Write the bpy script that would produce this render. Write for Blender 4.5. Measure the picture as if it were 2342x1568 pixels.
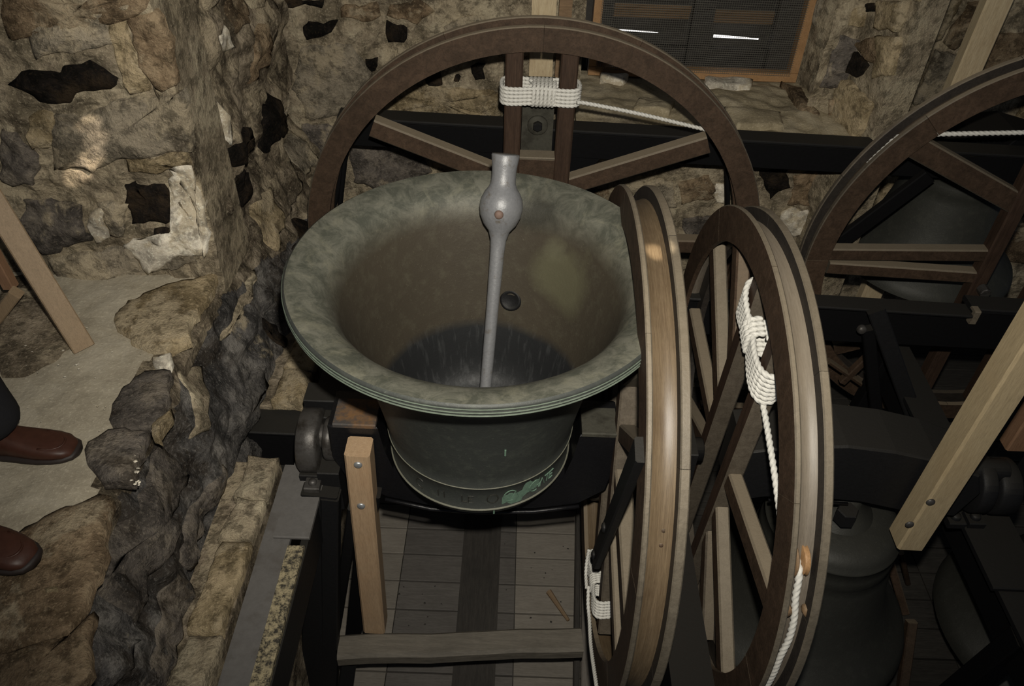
import bpy, math, random
from mathutils import Vector, Matrix, noise
for o in list(bpy.data.objects): bpy.data.objects.remove(o)
S = bpy.context.scene; COL = S.collection
R = random.Random(7); pi = math.pi; rad = math.radians
# ------------------------------------------------------------------ camera
W, H, FPX = 2342, 1568, 1824.685
CAM = Vector((0.07693, -1.50818, 1.09426)); TH, RHO, YAW = 0.72179, 0.037752, 0.0012543
F = Vector((math.sin(YAW)*math.cos(TH), math.cos(YAW)*math.cos(TH), -math.sin(TH)))
r0 = Vector((math.cos(YAW), -math.sin(YAW), 0)); u0 = r0.cross(F)
RT = r0*math.cos(RHO)+u0*math.sin(RHO); UP = u0*math.cos(RHO)-r0*math.sin(RHO)
cd = bpy.data.cameras.new('camera'); cam = bpy.data.objects.new('camera', cd); COL.objects.link(cam)
M = Matrix.Identity(4)
for i in range(3):
    M[i][0], M[i][1], M[i][2], M[i][3] = RT[i], UP[i], -F[i], CAM[i]
cam.matrix_world = M; cd.sensor_width = 36; cd.lens = 36*FPX/W; cd.clip_start = .02
S.camera = cam
def at(x, y, ax, v):
    """the world point of the surveyed photo position x, y on the plane axis ax = v"""
    d = RT*((x-W/2)/FPX)+UP*((H/2-y)/FPX)+F
    return CAM+d*((v-CAM[ax])/d[ax])
# ------------------------------------------------------------------ light
S.view_settings.view_transform = 'Standard'; S.view_settings.look = 'None'
S.view_settings.gamma = 1; S.view_settings.use_curve_mapping = False
S.view_settings.exposure = 0.0
wd = bpy.data.worlds.new('dim'); S.world = wd; wd.use_nodes = True
wd.node_tree.nodes['Background'].inputs[0].default_value = (.72, .82, 1, 1)
wd.node_tree.nodes['Background'].inputs[1].default_value = .06
def spot(name, loc, target, power, size, blend, col, radius):
    l = bpy.data.lights.new(name, 'SPOT'); l.energy = power; l.spot_size = rad(size); l.spot_blend = blend
    l.color = col; l.shadow_soft_size = radius
    o = bpy.data.objects.new(name, l); COL.objects.link(o); o.location = loc
    o.rotation_euler = (Vector(target)-Vector(loc)).to_track_quat('-Z', 'Y').to_euler(); return o
FL = CAM+UP*.13+RT*.03
spot('camera_flash', FL, CAM+F*2+UP*.42+RT*.12, 232, 106, 1., (1, .94, .83), .02)
# shaft of sun through the louvres onto the stones of the recess
for i_, (x, y, sz, pw_) in enumerate(((203, 285, .75, 300), (216, 322, .8, 330), (206, 362, .85, 420), (186, 392, 1.0, 460))):
    spot('sun_shaft', (1.0+.01*i_, -1.2, 1.55), at(x, y, 1, .34), pw_*1.9, sz*1.25, .7, (1, .86, .72), .006)
spot('sun_shaft', (.9, -1.5, 1.9), at(1500, 575, 0, .39), 800, 1.35, .8, (1, .88, .70), .006)
# ------------------------------------------------------------------ materials
MAT = {}
def nodes(name):
    m = bpy.data.materials.new(name); m.use_nodes = True; MAT[name] = m
    nt = m.node_tree; return m, nt, nt.nodes['Principled BSDF']
def N(nt, t, **k):
    n = nt.nodes.new(t)
    for a, b in k.items():
        if a.startswith('i_'):
            key = a[2:]; key = int(key) if key.isdigit() else key.replace('_', ' ')
            n.inputs[key].default_value = b
        else: setattr(n, a, b)
    return n
def ramp(nt, fac, stops):
    r = nt.nodes.new('ShaderNodeValToRGB'); e = r.color_ramp.elements
    while len(e) < len(stops): e.new(.5)
    for q, (p, c) in zip(e, stops): q.position = p; q.color = (*c, 1) if len(c) == 3 else c
    nt.links.new(fac, r.inputs[0]); return r.outputs[0]
def mix(nt, fac, a, b, mode='MIX'):
    m = nt.nodes.new('ShaderNodeMix'); m.data_type = 'RGBA'; m.blend_type = mode
    for s, v in ((m.inputs[0], fac), (m.inputs[6], a), (m.inputs[7], b)):
        if hasattr(v, 'node'): nt.links.new(v, s)
        else: s.default_value = v if not isinstance(v, tuple) else ((*v, 1) if len(v) == 3 else v)
    return m.outputs[2]
def noi(nt, vec, scale, detail=6, rough=.6, dist=0):
    n = N(nt, 'ShaderNodeTexNoise', i_Scale=scale, i_Detail=detail, i_Roughness=rough, i_Distortion=dist)
    nt.links.new(vec, n.inputs['Vector']); return n.outputs['Fac']
def coords(nt, scale=(1, 1, 1), obj=False):
    if obj: v = N(nt, 'ShaderNodeTexCoord').outputs['Object']
    else: v = N(nt, 'ShaderNodeNewGeometry').outputs['Position']
    mp = N(nt, 'ShaderNodeMapping'); mp.inputs['Scale'].default_value = scale
    nt.links.new(v, mp.inputs['Vector']); return mp.outputs[0]
def math_(nt, op, a, b=0.):
    m = N(nt, 'ShaderNodeMath', operation=op)
    for s, v in ((m.inputs[0], a), (m.inputs[1], b)):
        if hasattr(v, 'node'): nt.links.new(v, s)
        else: s.default_value = v
    return m.outputs[0]
def bump(nt, bs, h, strength, dist=.01):
    b = N(nt, 'ShaderNodeBump', i_Strength=strength, i_Distance=dist)
    nt.links.new(h, b.inputs['Height']); nt.links.new(b.outputs[0], bs.inputs['Normal'])
def tint(nt, col, amt=.35):
    rnd = N(nt, 'ShaderNodeObjectInfo').outputs['Random']
    hv = N(nt, 'ShaderNodeHueSaturation'); nt.links.new(col, hv.inputs['Color'])
    nt.links.new(math_(nt, 'ADD', math_(nt, 'MULTIPLY', rnd, amt), 1-amt/2), hv.inputs['Value'])
    return hv.outputs[0]
def stone_mat(name, a, b, c, dark=.4, amt=.3, darkcol=(.030, .022, .015), lime=.44, bst=.8, fine_only=False):
    if not fine_only and max(a) > .05: a, b, c = [tuple(q*1.22*w for q, w in zip(t_, (1.03, 1, .95))) for t_ in (a, b, c)]
    m, nt, bs = nodes(name); v = coords(nt); v2 = coords(nt, (1.13, .9, 1.07)); v3 = coords(nt, (.8, 1.2, 1.))
    mid = noi(nt, v, 7, 9, .68, .2); fine = noi(nt, v, 26, 8, .68, .1); grain = noi(nt, v, 120, 4, .7)
    lm = noi(nt, v2, 5.5, 9, .66, .3); dk = noi(nt, v3, 4.2, 9, .68, .4)
    col = ramp(nt, mid, [(.40, tuple(q*(.93 if fine_only else .72) for q in a)), (.5, b), (.60, tuple(q*(1 if fine_only else 1.12) for q in c))])
    col = mix(nt, math_(nt, 'MULTIPLY', ramp(nt, lm, [(.94-lime, (0, 0, 0)), (1.0-lime, (1, 1, 1))]), .75), col, (.40, .335, .23))
    col = mix(nt, math_(nt, 'MULTIPLY', ramp(nt, dk, [(.95-dark, (0, 0, 0)), (1.02-dark, (1, 1, 1))]), .72), col, darkcol)
    col = mix(nt, math_(nt, 'MULTIPLY', ramp(nt, fine, [(.50, (0, 0, 0)), (.60, (1, 1, 1))]), .12 if fine_only else .62), col, tuple(q*.3 for q in a))
    col = mix(nt, math_(nt, 'MULTIPLY', ramp(nt, grain, [(.54, (0, 0, 0)), (.66, (1, 1, 1))]), .4), col, tuple(min(1, q*1.6) for q in c))
    nt.links.new(tint(nt, col, amt), bs.inputs['Base Color'])
    bs.inputs['Roughness'].default_value = .95; bs.inputs['Specular IOR Level'].default_value = .08
    h = math_(nt, 'ADD', math_(nt, 'MULTIPLY', fine, .8), math_(nt, 'MULTIPLY', grain, .25))
    if not fine_only: h = math_(nt, 'ADD', h, mid)
    bump(nt, bs, h, bst, .03)
    return m
stone_mat('stone_grey', (.135, .12, .095), (.20, .178, .14), (.25, .22, .17), .36)
stone_mat('stone_brown', (.12, .087, .055), (.175, .13, .085), (.23, .18, .12), .40, lime=.40)
stone_mat('stone_yellow', (.19, .15, .09), (.25, .205, .13), (.31, .255, .17), .34)
stone_mat('stone_pale', (.42, .39, .335), (.49, .46, .40), (.55, .52, .45), .22, .15, bst=.35)
stone_mat('stone_black', (.010, .009, .0075), (.016, .013, .011), (.034, .024, .015), .3, .4, lime=.22)
stone_mat('stone_purple', (.085, .077, .071), (.118, .106, .096), (.165, .146, .122), .40, lime=.34)
stone_mat('mortar', (.175, .15, .108), (.235, .20, .148), (.31, .275, .205), .39)
stone_mat('mortar_dark', (.115, .096, .07), (.165, .138, .102), (.25, .215, .165), .44)
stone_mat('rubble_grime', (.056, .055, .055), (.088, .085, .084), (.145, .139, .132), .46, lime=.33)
stone_mat('concrete', (.34, .30, .225), (.37, .33, .25), (.40, .36, .28), .30, .06, (.17, .145, .11), .2, .3, True)
stone_mat('sill_mortar', (.27, .225, .145), (.31, .262, .175), (.35, .30, .21), .36, .08, (.13, .105, .07), .3, .4, True)
def wood_mat(name, a, b, grain=(1, 1, 14), rough=.62, dust=(.30, .245, .17), dustamt=.5, amt=.25, obj=True, bstr=.25, dark=None, spec=.35):
    m, nt, bs = nodes(name); v = coords(nt, grain, obj); vw = coords(nt)
    n1 = noi(nt, v, 7, 6, .6, .8); n2 = noi(nt, v, 34, 5, .7, .3); n3 = noi(nt, vw, 6, 6, .65)
    col = ramp(nt, n1, [(.3, a), (.7, b)])
    col = mix(nt, math_(nt, 'MULTIPLY', ramp(nt, n2, [(.45, (0, 0, 0)), (.7, (1, 1, 1))]), .5), col, tuple(q*.5 for q in a))
    col = mix(nt, math_(nt, 'MULTIPLY', ramp(nt, n3, [(.5, (0, 0, 0)), (.75, (1, 1, 1))]), .45), col, dark or tuple(q*.45 for q in a))
    if dustamt:
        g = N(nt, 'ShaderNodeNewGeometry'); sx = N(nt, 'ShaderNodeSeparateXYZ'); nt.links.new(g.outputs['True Normal'], sx.inputs[0])
        up = math_(nt, 'MULTIPLY', ramp(nt, sx.outputs[2], [(.45, (0, 0, 0)), (.85, (1, 1, 1))]), dustamt)
        col = mix(nt, up, col, dust)
    nt.links.new(tint(nt, col, amt), bs.inputs['Base Color']); bs.inputs['Roughness'].default_value = rough
    bs.inputs['Specular IOR Level'].default_value = spec
    bump(nt, bs, n2, bstr, .003); return m
X_, Y_, Z_ = (1.2, 14, 14), (14, 1.2, 14), (14, 14, 1.2)
wood_mat('wood_dark', (.037, .024, .0155), (.072, .046, .030), (5, 5, 5), .6, spec=.2)
wood_mat('wood_dark_z', (.036, .022, .015), (.064, .039, .026), Z_, .6, obj=False, spec=.2)
wood_mat('wood_edge', (.085, .072, .053), (.118, .101, .076), (4, 4, 4), .5, dustamt=.3)
wood_mat('wood_black', (.018, .015, .013), (.032, .026, .021), (4, 4, 4), .6, dustamt=.15)
wood_mat('sole_gold', (.095, .066, .038), (.165, .12, .072), (40, 1.5, 1.5), .42, dustamt=0, dark=(.06, .036, .018), spec=.42, obj=False, bstr=.10)
wood_mat('sole_grey', (.09, .076, .06), (.14, .12, .096), (40, 2, 2), .45, dustamt=.2, dark=(.075, .055, .037), spec=.4, obj=False, bstr=.10)
wood_mat('sole_dark', (.035, .026, .018), (.07, .05, .034), (2, 40, 2), .5, dustamt=.15, obj=False)
wood_mat('spoke_grey', (.072, .058, .042), (.112, .093, .069), (6, 6, 6), .65, dustamt=.5)
wood_mat('spoke_light', (.115, .096, .069), (.158, .133, .098), (6, 6, 6), .6, dustamt=.3)
wood_mat('pine', (.33, .225, .135), (.41, .29, .18), Z_, .5, dustamt=0, amt=.1, obj=False, dark=(.36, .22, .12), bstr=.1)
wood_mat('pine_pale', (.30, .235, .14), (.37, .295, .18), Z_, .55, dustamt=0, amt=.1, obj=False, dark=(.30, .22, .12), bstr=.1)
wood_mat('pine_prop', (.23, .165, .10), (.29, .21, .13), Z_, .6, dustamt=0, amt=.2, obj=False, dark=(.22, .15, .085), bstr=.1)
wood_mat('pine_red', (.19, .105, .06), (.25, .145, .085), Z_, .6, dustamt=0, amt=.2, obj=False)
wood_mat('frame_orange', (.29, .165, .075), (.36, .21, .10), (5, 5, 5), .5, dustamt=0, amt=.1)
wood_mat('louvre_wood', (.15, .095, .05), (.21, .135, .075), X_, .7, dustamt=.2, obj=False)
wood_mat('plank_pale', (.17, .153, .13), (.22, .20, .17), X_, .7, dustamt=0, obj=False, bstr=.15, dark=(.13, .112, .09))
wood_mat('plank_shaded', (.085, .078, .07), (.125, .115, .105), X_, .7, dustamt=0, obj=False, bstr=.15, dark=(.06, .054, .048))  # same boards as the pale ones, with floor shade put into the colour
wood_mat('plank_unlit', (.03, .028, .025), (.05, .046, .04), X_, .8, dustamt=0, obj=False, bstr=.15, spec=.1)  # boards of the unlit right side, darkness put into the colour
wood_mat('beam_dark', (.030, .027, .024), (.048, .043, .037), Y_, .7, dustamt=0, obj=False)
wood_mat('slider_wood', (.10, .088, .07), (.19, .168, .135), X_, .6, dustamt=.3, dust=(.17, .155, .13), obj=False)
wood_mat('board_grey', (.13, .115, .10), (.18, .165, .145), Y_, .8, dustamt=0, obj=False)
wood_mat('board_flaked', (.40, .31, .19), (.52, .43, .28), Z_, .8, dustamt=0, obj=False, dark=(.22, .14, .07))
def metal_mat(name, col, rough, metallic, rust=None, rustamt=.4, dust=None, dustamt=.5, sc=18, bstr=.3, spec=.4):
    m, nt, bs = nodes(name); v = coords(nt); n1 = noi(nt, v, sc, 8, .7); n2 = noi(nt, v, sc*5, 6, .7)
    c = mix(nt, n2, tuple(q*.7 for q in col), tuple(q*1.3 for q in col))
    if rust: c = mix(nt, ramp(nt, n1, [(1-rustamt-.08, (0, 0, 0)), (1-rustamt+.08, (1, 1, 1))]), c, rust)
    if dust:
        g = N(nt, 'ShaderNodeNewGeometry'); sx = N(nt, 'ShaderNodeSeparateXYZ'); nt.links.new(g.outputs['True Normal'], sx.inputs[0])
        c = mix(nt, math_(nt, 'MULTIPLY', ramp(nt, sx.outputs[2], [(.5, (0, 0, 0)), (.9, (1, 1, 1))]), dustamt), c, dust)
    nt.links.new(c, bs.inputs['Base Color']); bs.inputs['Roughness'].default_value = rough
    bs.inputs['Metallic'].default_value = metallic; bs.inputs['Specular IOR Level'].default_value = spec
    bump(nt, bs, n2, bstr, .003); return m
metal_mat('iron_black', (.009, .009, .0095), .5, .0, dust=(.028, .026, .022), dustamt=.6, spec=.16)
metal_mat('iron_gloss', (.006, .006, .007), .28, .0, bstr=.5, spec=.4)
metal_mat('iron_grey', (.07, .066, .062), .42, .4, rust=(.03, .026, .022), rustamt=.45)
metal_mat('iron_deep', (.005, .005, .0055), .7, 0., dust=(.022, .02, .017), dustamt=.7, spec=.08)
metal_mat('iron_plate', (.105, .10, .095), .7, .0, rust=(.075, .068, .06), rustamt=.4, sc=9)
metal_mat('iron_speckled', (.40, .34, .21), .5, .0, rust=(.04, .036, .028), rustamt=.5, sc=85, bstr=.9)
metal_mat('iron_olive', (.05, .048, .038), .7, .0, rust=(.03, .028, .022), rustamt=.45, sc=22, spec=.15)
metal_mat('iron_rust', (.05, .045, .042), .7, 0., rust=(.16, .085, .035), rustamt=.48, sc=11)
metal_mat('clapper_paint', (.165, .168, .175), .38, .1, rust=(.095, .08, .06), rustamt=.36, sc=26, bstr=.25, spec=.5)
metal_mat('zinc', (.42, .44, .45), .35, .7)
metal_mat('rusty_stud', (.15, .10, .08), .7, .2)
metal_mat('wire', (.10, .095, .08), .6, .2)
def simple(name, col, rough, spec=.4, sc=40, var=.25, bstr=.2):
    m, nt, bs = nodes(name); v = coords(nt); n = noi(nt, v, sc, 5)
    nt.links.new(mix(nt, n, tuple(q*(1-var) for q in col), tuple(q*(1+var) for q in col)), bs.inputs['Base Color'])
    bs.inputs['Roughness'].default_value = rough; bs.inputs['Specular IOR Level'].default_value = spec; bump(nt, bs, n, bstr, .002)
simple('rope_white', (.54, .53, .49), .55, .3, 300)
simple('trousers', (.018, .018, .020), .9, .1, 200)
simple('shoe_leather', (.048, .019, .012), .45, .3, 60, .4)
simple('shoe_sole', (.02, .014, .012), .6)
simple('skin', (.45, .28, .2), .6)
simple('hair', (.08, .06, .05), .7)
simple('jumper', (.05, .055, .07), .9)
m, nt, bs = nodes('daylight'); bs.inputs['Emission Color'].default_value = (1, .97, .93, 1); bs.inputs['Emission Strength'].default_value = 2.4
# bell bronze, outside and inside (the crown inside is blackened up to a ring)
def bronze(name, a, b, patina, pamt, inside=False):
    m, nt, bs = nodes(name); v = coords(nt); n1 = noi(nt, v, 4, 8, .65, .6); n2 = noi(nt, v, 30, 7, .7); n3 = noi(nt, v, 150, 4, .7)
    c = mix(nt, n1, a, b)
    c = mix(nt, math_(nt, 'MULTIPLY', ramp(nt, n2, [(.5, (0, 0, 0)), (.72, (1, 1, 1))]), pamt), c, patina)
    c = mix(nt, math_(nt, 'MULTIPLY', ramp(nt, n3, [(.62, (0, 0, 0)), (.72, (1, 1, 1))]), .3), c, tuple(q*2 for q in patina))
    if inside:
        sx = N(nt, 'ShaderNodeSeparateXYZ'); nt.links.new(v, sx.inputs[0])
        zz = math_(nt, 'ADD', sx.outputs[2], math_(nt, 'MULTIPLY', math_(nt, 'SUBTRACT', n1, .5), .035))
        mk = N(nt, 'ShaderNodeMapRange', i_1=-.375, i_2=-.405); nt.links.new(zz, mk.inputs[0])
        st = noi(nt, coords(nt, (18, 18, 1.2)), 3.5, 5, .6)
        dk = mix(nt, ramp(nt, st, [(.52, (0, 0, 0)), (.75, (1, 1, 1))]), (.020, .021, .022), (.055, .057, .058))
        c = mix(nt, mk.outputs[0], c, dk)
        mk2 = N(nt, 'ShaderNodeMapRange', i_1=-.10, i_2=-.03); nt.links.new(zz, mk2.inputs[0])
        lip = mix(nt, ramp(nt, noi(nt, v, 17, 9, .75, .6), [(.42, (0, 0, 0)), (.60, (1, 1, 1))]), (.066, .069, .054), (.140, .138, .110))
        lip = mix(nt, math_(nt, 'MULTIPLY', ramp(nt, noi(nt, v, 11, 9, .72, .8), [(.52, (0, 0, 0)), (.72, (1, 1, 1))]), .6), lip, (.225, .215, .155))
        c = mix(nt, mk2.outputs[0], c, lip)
        def stain(c, p, r, col, amt):
            d = N(nt, 'ShaderNodeVectorMath', operation='DISTANCE'); nt.links.new(v, d.inputs[0]); d.inputs[1].default_value = p
            k = math_(nt, 'ADD', d.outputs['Value'], math_(nt, 'MULTIPLY', math_(nt, 'SUBTRACT', n1, .5), r*1.8))
            q = N(nt, 'ShaderNodeMapRange', i_1=r, i_2=r*.45, i_3=0., i_4=amt); nt.links.new(k, q.inputs[0]); return mix(nt, q.outputs[0], c, col)
        c = stain(c, (.13, .285, -.02), .10, (.022, .021, .015), .85)
        c = stain(c, (.20, .225, -.20), .11, (.105, .10, .06), .75); c = stain(c, (.17, .25, -.12), .05, (.13, .125, .08), .6)
    nt.links.new(c, bs.inputs['Base Color']); bs.inputs['Roughness'].default_value = .55
    bs.inputs['Metallic'].default_value = .15; bs.inputs['Specular IOR Level'].default_value = .35
    bump(nt, bs, math_(nt, 'ADD', n2, math_(nt, 'MULTIPLY', n3, .5)), .25, .004)
bronze('bronze_outside', (.029, .032, .030), (.047, .051, .046), (.09, .10, .08), .35)
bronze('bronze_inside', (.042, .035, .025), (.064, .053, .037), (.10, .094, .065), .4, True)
bronze('bronze_mid', (.028, .029, .025), (.044, .045, .038), (.075, .075, .06), .35)
bronze('bronze_dark', (.022, .022, .0185), (.034, .034, .029), (.05, .05, .042), .35)
simple('verdigris', (.11, .175, .13), .8, .1, 90, .45)
simple('bright_edge', (.13, .13, .10), .6, .3, 60, .4)
simple('lip_patina', (.085, .105, .082), .7, .2, 60, .6)
# ------------------------------------------------------------------ builders
def setp(o, label=None, cat=None, group=None, kind=None):
    for k, v in (('label', label), ('category', cat), ('group', group), ('kind', kind)):
        if v: o[k] = v
    return o
def mesh(name, vs, fs, mat, parent=None, smooth=False, mi=None):
    me = bpy.data.meshes.new(name); me.from_pydata([tuple(v) for v in vs], [], fs)
    for q in (mat if isinstance(mat, (list, tuple)) else [mat]): me.materials.append(MAT[q])
    if mi: me.polygons.foreach_set('material_index', mi)
    if smooth: me.polygons.foreach_set('use_smooth', [True]*len(fs))
    me.update(); o = bpy.data.objects.new(name, me); COL.objects.link(o)
    if parent: o.parent = parent
    return o
def empty(name, loc, label=None, cat=None, group=None, parent=None):
    o = bpy.data.objects.new(name, None); COL.objects.link(o); o.empty_display_size = .05
    setp(o, label, cat, group)
    if parent: o.parent = parent
    o['base'] = tuple(loc); return o
class MB:
    def __init__(s): s.v = []; s.f = []
    def add(s, vs, fs):
        b = len(s.v); s.v += [tuple(v) for v in vs]; s.f += [tuple(i+b for i in f) for f in fs]; return s
    def make(s, name, mat, parent=None, smooth=False): return mesh(name, s.v, s.f, mat, parent, smooth)
def frame_of(d, up):
    d = d.normalized(); s = d.cross(up)
    if s.length < 1e-5: s = d.cross(Vector((1, 0, 0)))
    s.normalize(); return d, s, s.cross(d).normalized()
def beam_geo(p0, p1, w, h, up=(0, 0, 1), ch=.004, w1=None, h1=None, segs=1, jit=0):
    """chamfered bar p0 to p1, w sideways, h along up"""
    p0, p1 = Vector(p0), Vector(p1); d, s, u = frame_of(p1-p0, Vector(up)); vs = []; fs = []
    for k in range(segs+1):
        t = k/segs; c = p0.lerp(p1, t); ww = w+(((w1 or w)-w)*t); hh = h+(((h1 or h)-h)*t)
        a, b = ww/2, hh/2; q = min(ch, a*.6, b*.6)
        jx, jy = (R.uniform(-jit, jit), R.uniform(-jit, jit)) if jit else (0, 0)
        for x, y in ((-a+q, -b), (a-q, -b), (a, -b+q), (a, b-q), (a-q, b), (-a+q, b), (-a, b-q), (-a, -b+q)):
            vs.append(c+s*(x+jx)+u*(y+jy))
    for k in range(segs):
        for i in range(8): fs.append((k*8+i, k*8+(i+1) % 8, k*8+8+(i+1) % 8, k*8+8+i))
    fs += [tuple(range(7, -1, -1)), tuple(range(segs*8, segs*8+8))]
    return vs, fs
def beam(name, p0, p1, w, h, mat, parent=None, up=(0, 0, 1), **k):
    return mesh(name, *beam_geo(p0, p1, w, h, up, **k), mat, parent)
def box_geo(lo, hi, ch=.003):
    lo, hi = Vector(lo), Vector(hi); c = (lo+hi)/2
    return beam_geo((lo.x, c.y, c.z), (hi.x, c.y, c.z), hi.y-lo.y, hi.z-lo.z, (0, 0, 1), ch)
def box(name, lo, hi, mat, parent=None, ch=.003): return mesh(name, *box_geo(lo, hi, ch), mat, parent)
def lathe_geo(prof, c=(0, 0, 0), axis='z', n=48, close=False):
    c = Vector(c); vs = []; fs = []; m = len(prof)
    for i in range(n):
        a = 2*pi*i/n; ca, sa = math.cos(a), math.sin(a)
        for r, z in prof:
            p = {'z': (r*ca, r*sa, z), 'x': (z, r*ca, r*sa), 'y': (r*sa, z, r*ca)}[axis]
            vs.append(c+Vector(p))
    for i in range(n):
        j = (i+1) % n
        for k in range(m if close else m-1):
            l = (k+1) % m; fs.append((i*m+k, j*m+k, j*m+l, i*m+l))
    return vs, fs
def lathe(name, prof, mat, parent=None, c=(0, 0, 0), axis='z', n=48, smooth=True, close=False):
    return mesh(name, *lathe_geo(prof, c, axis, n, close), mat, parent, smooth)
def disc_prof(r, z0, z1, ch=.003): return [(0, z0), (r-ch, z0), (r, z0+ch), (r, z1-ch), (r-ch, z1), (0, z1)]
def tube_geo(pts, r, n=8):
    pts = [Vector(p) for p in pts]; vs = []; fs = []; nrm = None
    for i, p in enumerate(pts):
        d = (pts[min(i+1, len(pts)-1)]-pts[max(i-1, 0)]).normalized()
        if nrm is None: nrm = d.orthogonal().normalized()
        nrm = (nrm-d*nrm.dot(d)).normalized(); b = d.cross(nrm)
        rr = r[i] if isinstance(r, (list, tuple)) else r
        for k in range(n):
            a = 2*pi*k/n; vs.append(p+(nrm*math.cos(a)+b*math.sin(a))*rr)
    for i in range(len(pts)-1):
        for k in range(n): fs.append((i*n+k, i*n+(k+1) % n, i*n+n+(k+1) % n, i*n+n+k))
    fs += [tuple(range(n-1, -1, -1)), tuple(range((len(pts)-1)*n, len(pts)*n))]; return vs, fs
def resample(pts, step):
    pts = [Vector(p) for p in pts]; out = [pts[0]]; acc = 0
    for a, b in zip(pts, pts[1:]):
        L = (b-a).length
        if L < 1e-9: continue
        t = step-acc
        while t <= L: out.append(a.lerp(b, t/L)); t += step
        acc = L-(t-step)
    if (out[-1]-pts[-1]).length > step*.3: out.append(pts[-1])
    return out
def smooth_path(pts, n=12):
    pts = [Vector(p) for p in pts]; out = []
    for i in range(len(pts)-1):
        a, b, c, d = pts[max(i-1, 0)], pts[i], pts[i+1], pts[min(i+2, len(pts)-1)]
        for k in range(n):
            t = k/n; out.append(.5*((2*b)+(c-a)*t+(2*a-5*b+4*c-d)*t*t+(3*b-a-3*c+d)*t**3))
    return out+[pts[-1]]
def rope_geo(pts, r, n=14, pitch=6.4):
    """three-strand laid rope along a path"""
    pts = resample(pts, r*.5); vs = []; fs = []; nrm = None; s = 0
    for i, p in enumerate(pts):
        d = (pts[min(i+1, len(pts)-1)]-pts[max(i-1, 0)]).normalized()
        if nrm is None: nrm = d.orthogonal().normalized()
        nrm = (nrm-d*nrm.dot(d)).normalized(); b = d.cross(nrm)
        if i: s += (p-pts[i-1]).length
        ph = 2*pi*s/(r*pitch)
        for k in range(n):
            a = 2*pi*k/n; q = abs(math.cos(1.5*(a-ph)))
            rr = r*(.56+.50*q**.8); vs.append(p+(nrm*math.cos(a)+b*math.sin(a))*rr)
    for i in range(len(pts)-1):
        for k in range(n): fs.append((i*n+k, i*n+(k+1) % n, i*n+n+(k+1) % n, i*n+n+k))
    fs += [tuple(range(n-1, -1, -1)), tuple(range((len(pts)-1)*n, len(pts)*n))]; return vs, fs
def rope(name, pts, r, parent): return mesh(name, *rope_geo(pts, r), 'rope_white', parent, True)
def bolt(parent, c, axis, r=.02, h=.012, mat='zinc', name='bolt'):
    ax = Vector(axis).normalized(); _, s, u = frame_of(ax, Vector((0, 0, 1))); vs = []; c = Vector(c); n = 16
    rings = [(r, 0), (r, h*.3), (r*.85, h*.75), (r*.45, h), (0.001, h*1.05)]; fs = []
    for rr, z in rings:
        for k in range(n):
            a = 2*pi*k/n; vs.append(c+ax*z+(s*math.cos(a)+u*math.sin(a))*rr)
    for i in range(len(rings)-1):
        for k in range(n): fs.append((i*n+k, i*n+(k+1) % n, i*n+n+(k+1) % n, i*n+n+k))
    return mesh(name, vs, fs, mat, parent, True)
# ------------------------------------------------------------------ stonework
def inpoly(p, poly):
    x, y = p; c = False; n = len(poly)
    for i in range(n):
        (x1, y1), (x2, y2) = poly[i], poly[i-1]
        if (y1 > y) != (y2 > y) and x < (x2-x1)*(y-y1)/(y2-y1)+x1: c = not c
    return c
def rough_poly(poly, step, jit):
    out = []; n = len(poly); sd = R.uniform(0, 99)
    for i in range(n):
        a, b = Vector(poly[i]), Vector(poly[(i+1) % n]); L = (b-a).length; k = max(2, int(L/step))
        for j in range(k):
            p = a.lerp(b, j/k); q = Vector((p.x*11+sd, p.y*11, 0)); dx = dy = 0; am = 1.6
            for f in (1, 2.7, 6.3): dx += noise.noise(q*f)*am; dy += noise.noise(q*f+Vector((7, 3, 1)))*am; am *= .55
            out.append((p.x+dx*jit, p.y+dy*jit))
    return out
def stone(poly, fr, h, mat, parent, jit=.008, step=.028, name='stone'):
    """a stone standing h proud of a wall; fr maps (u, v, out) into the room"""
    p = rough_poly(poly, min(step, .019), jit*1.3); n = len(p); cx = sum(q[0] for q in p)/n; cy = sum(q[1] for q in p)/n
    vs = []; fs = []; sd = R.uniform(0, 99)
    for sc, hh in ((1., -.016), (.985, h*.7), (.85, h), (.55, h*1.05), (.25, h*1.1)):
        for q in p:
            x, y = cx+(q[0]-cx)*sc, cy+(q[1]-cy)*sc
            vs.append(fr(x, y, hh+(noise.noise(Vector((x*11+sd, y*11, sd)))*.6*h if hh > 0 else 0)))
    vs.append(fr(cx, cy, h*1.1))
    for k in range(4):
        for i in range(n): fs.append((k*n+i, k*n+(i+1) % n, k*n+n+(i+1) % n, k*n+n+i))
    for i in range(n): fs.append((4*n+i, 4*n+(i+1) % n, 5*n))
    return mesh(name, vs, fs, mat, parent, True)
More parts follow.
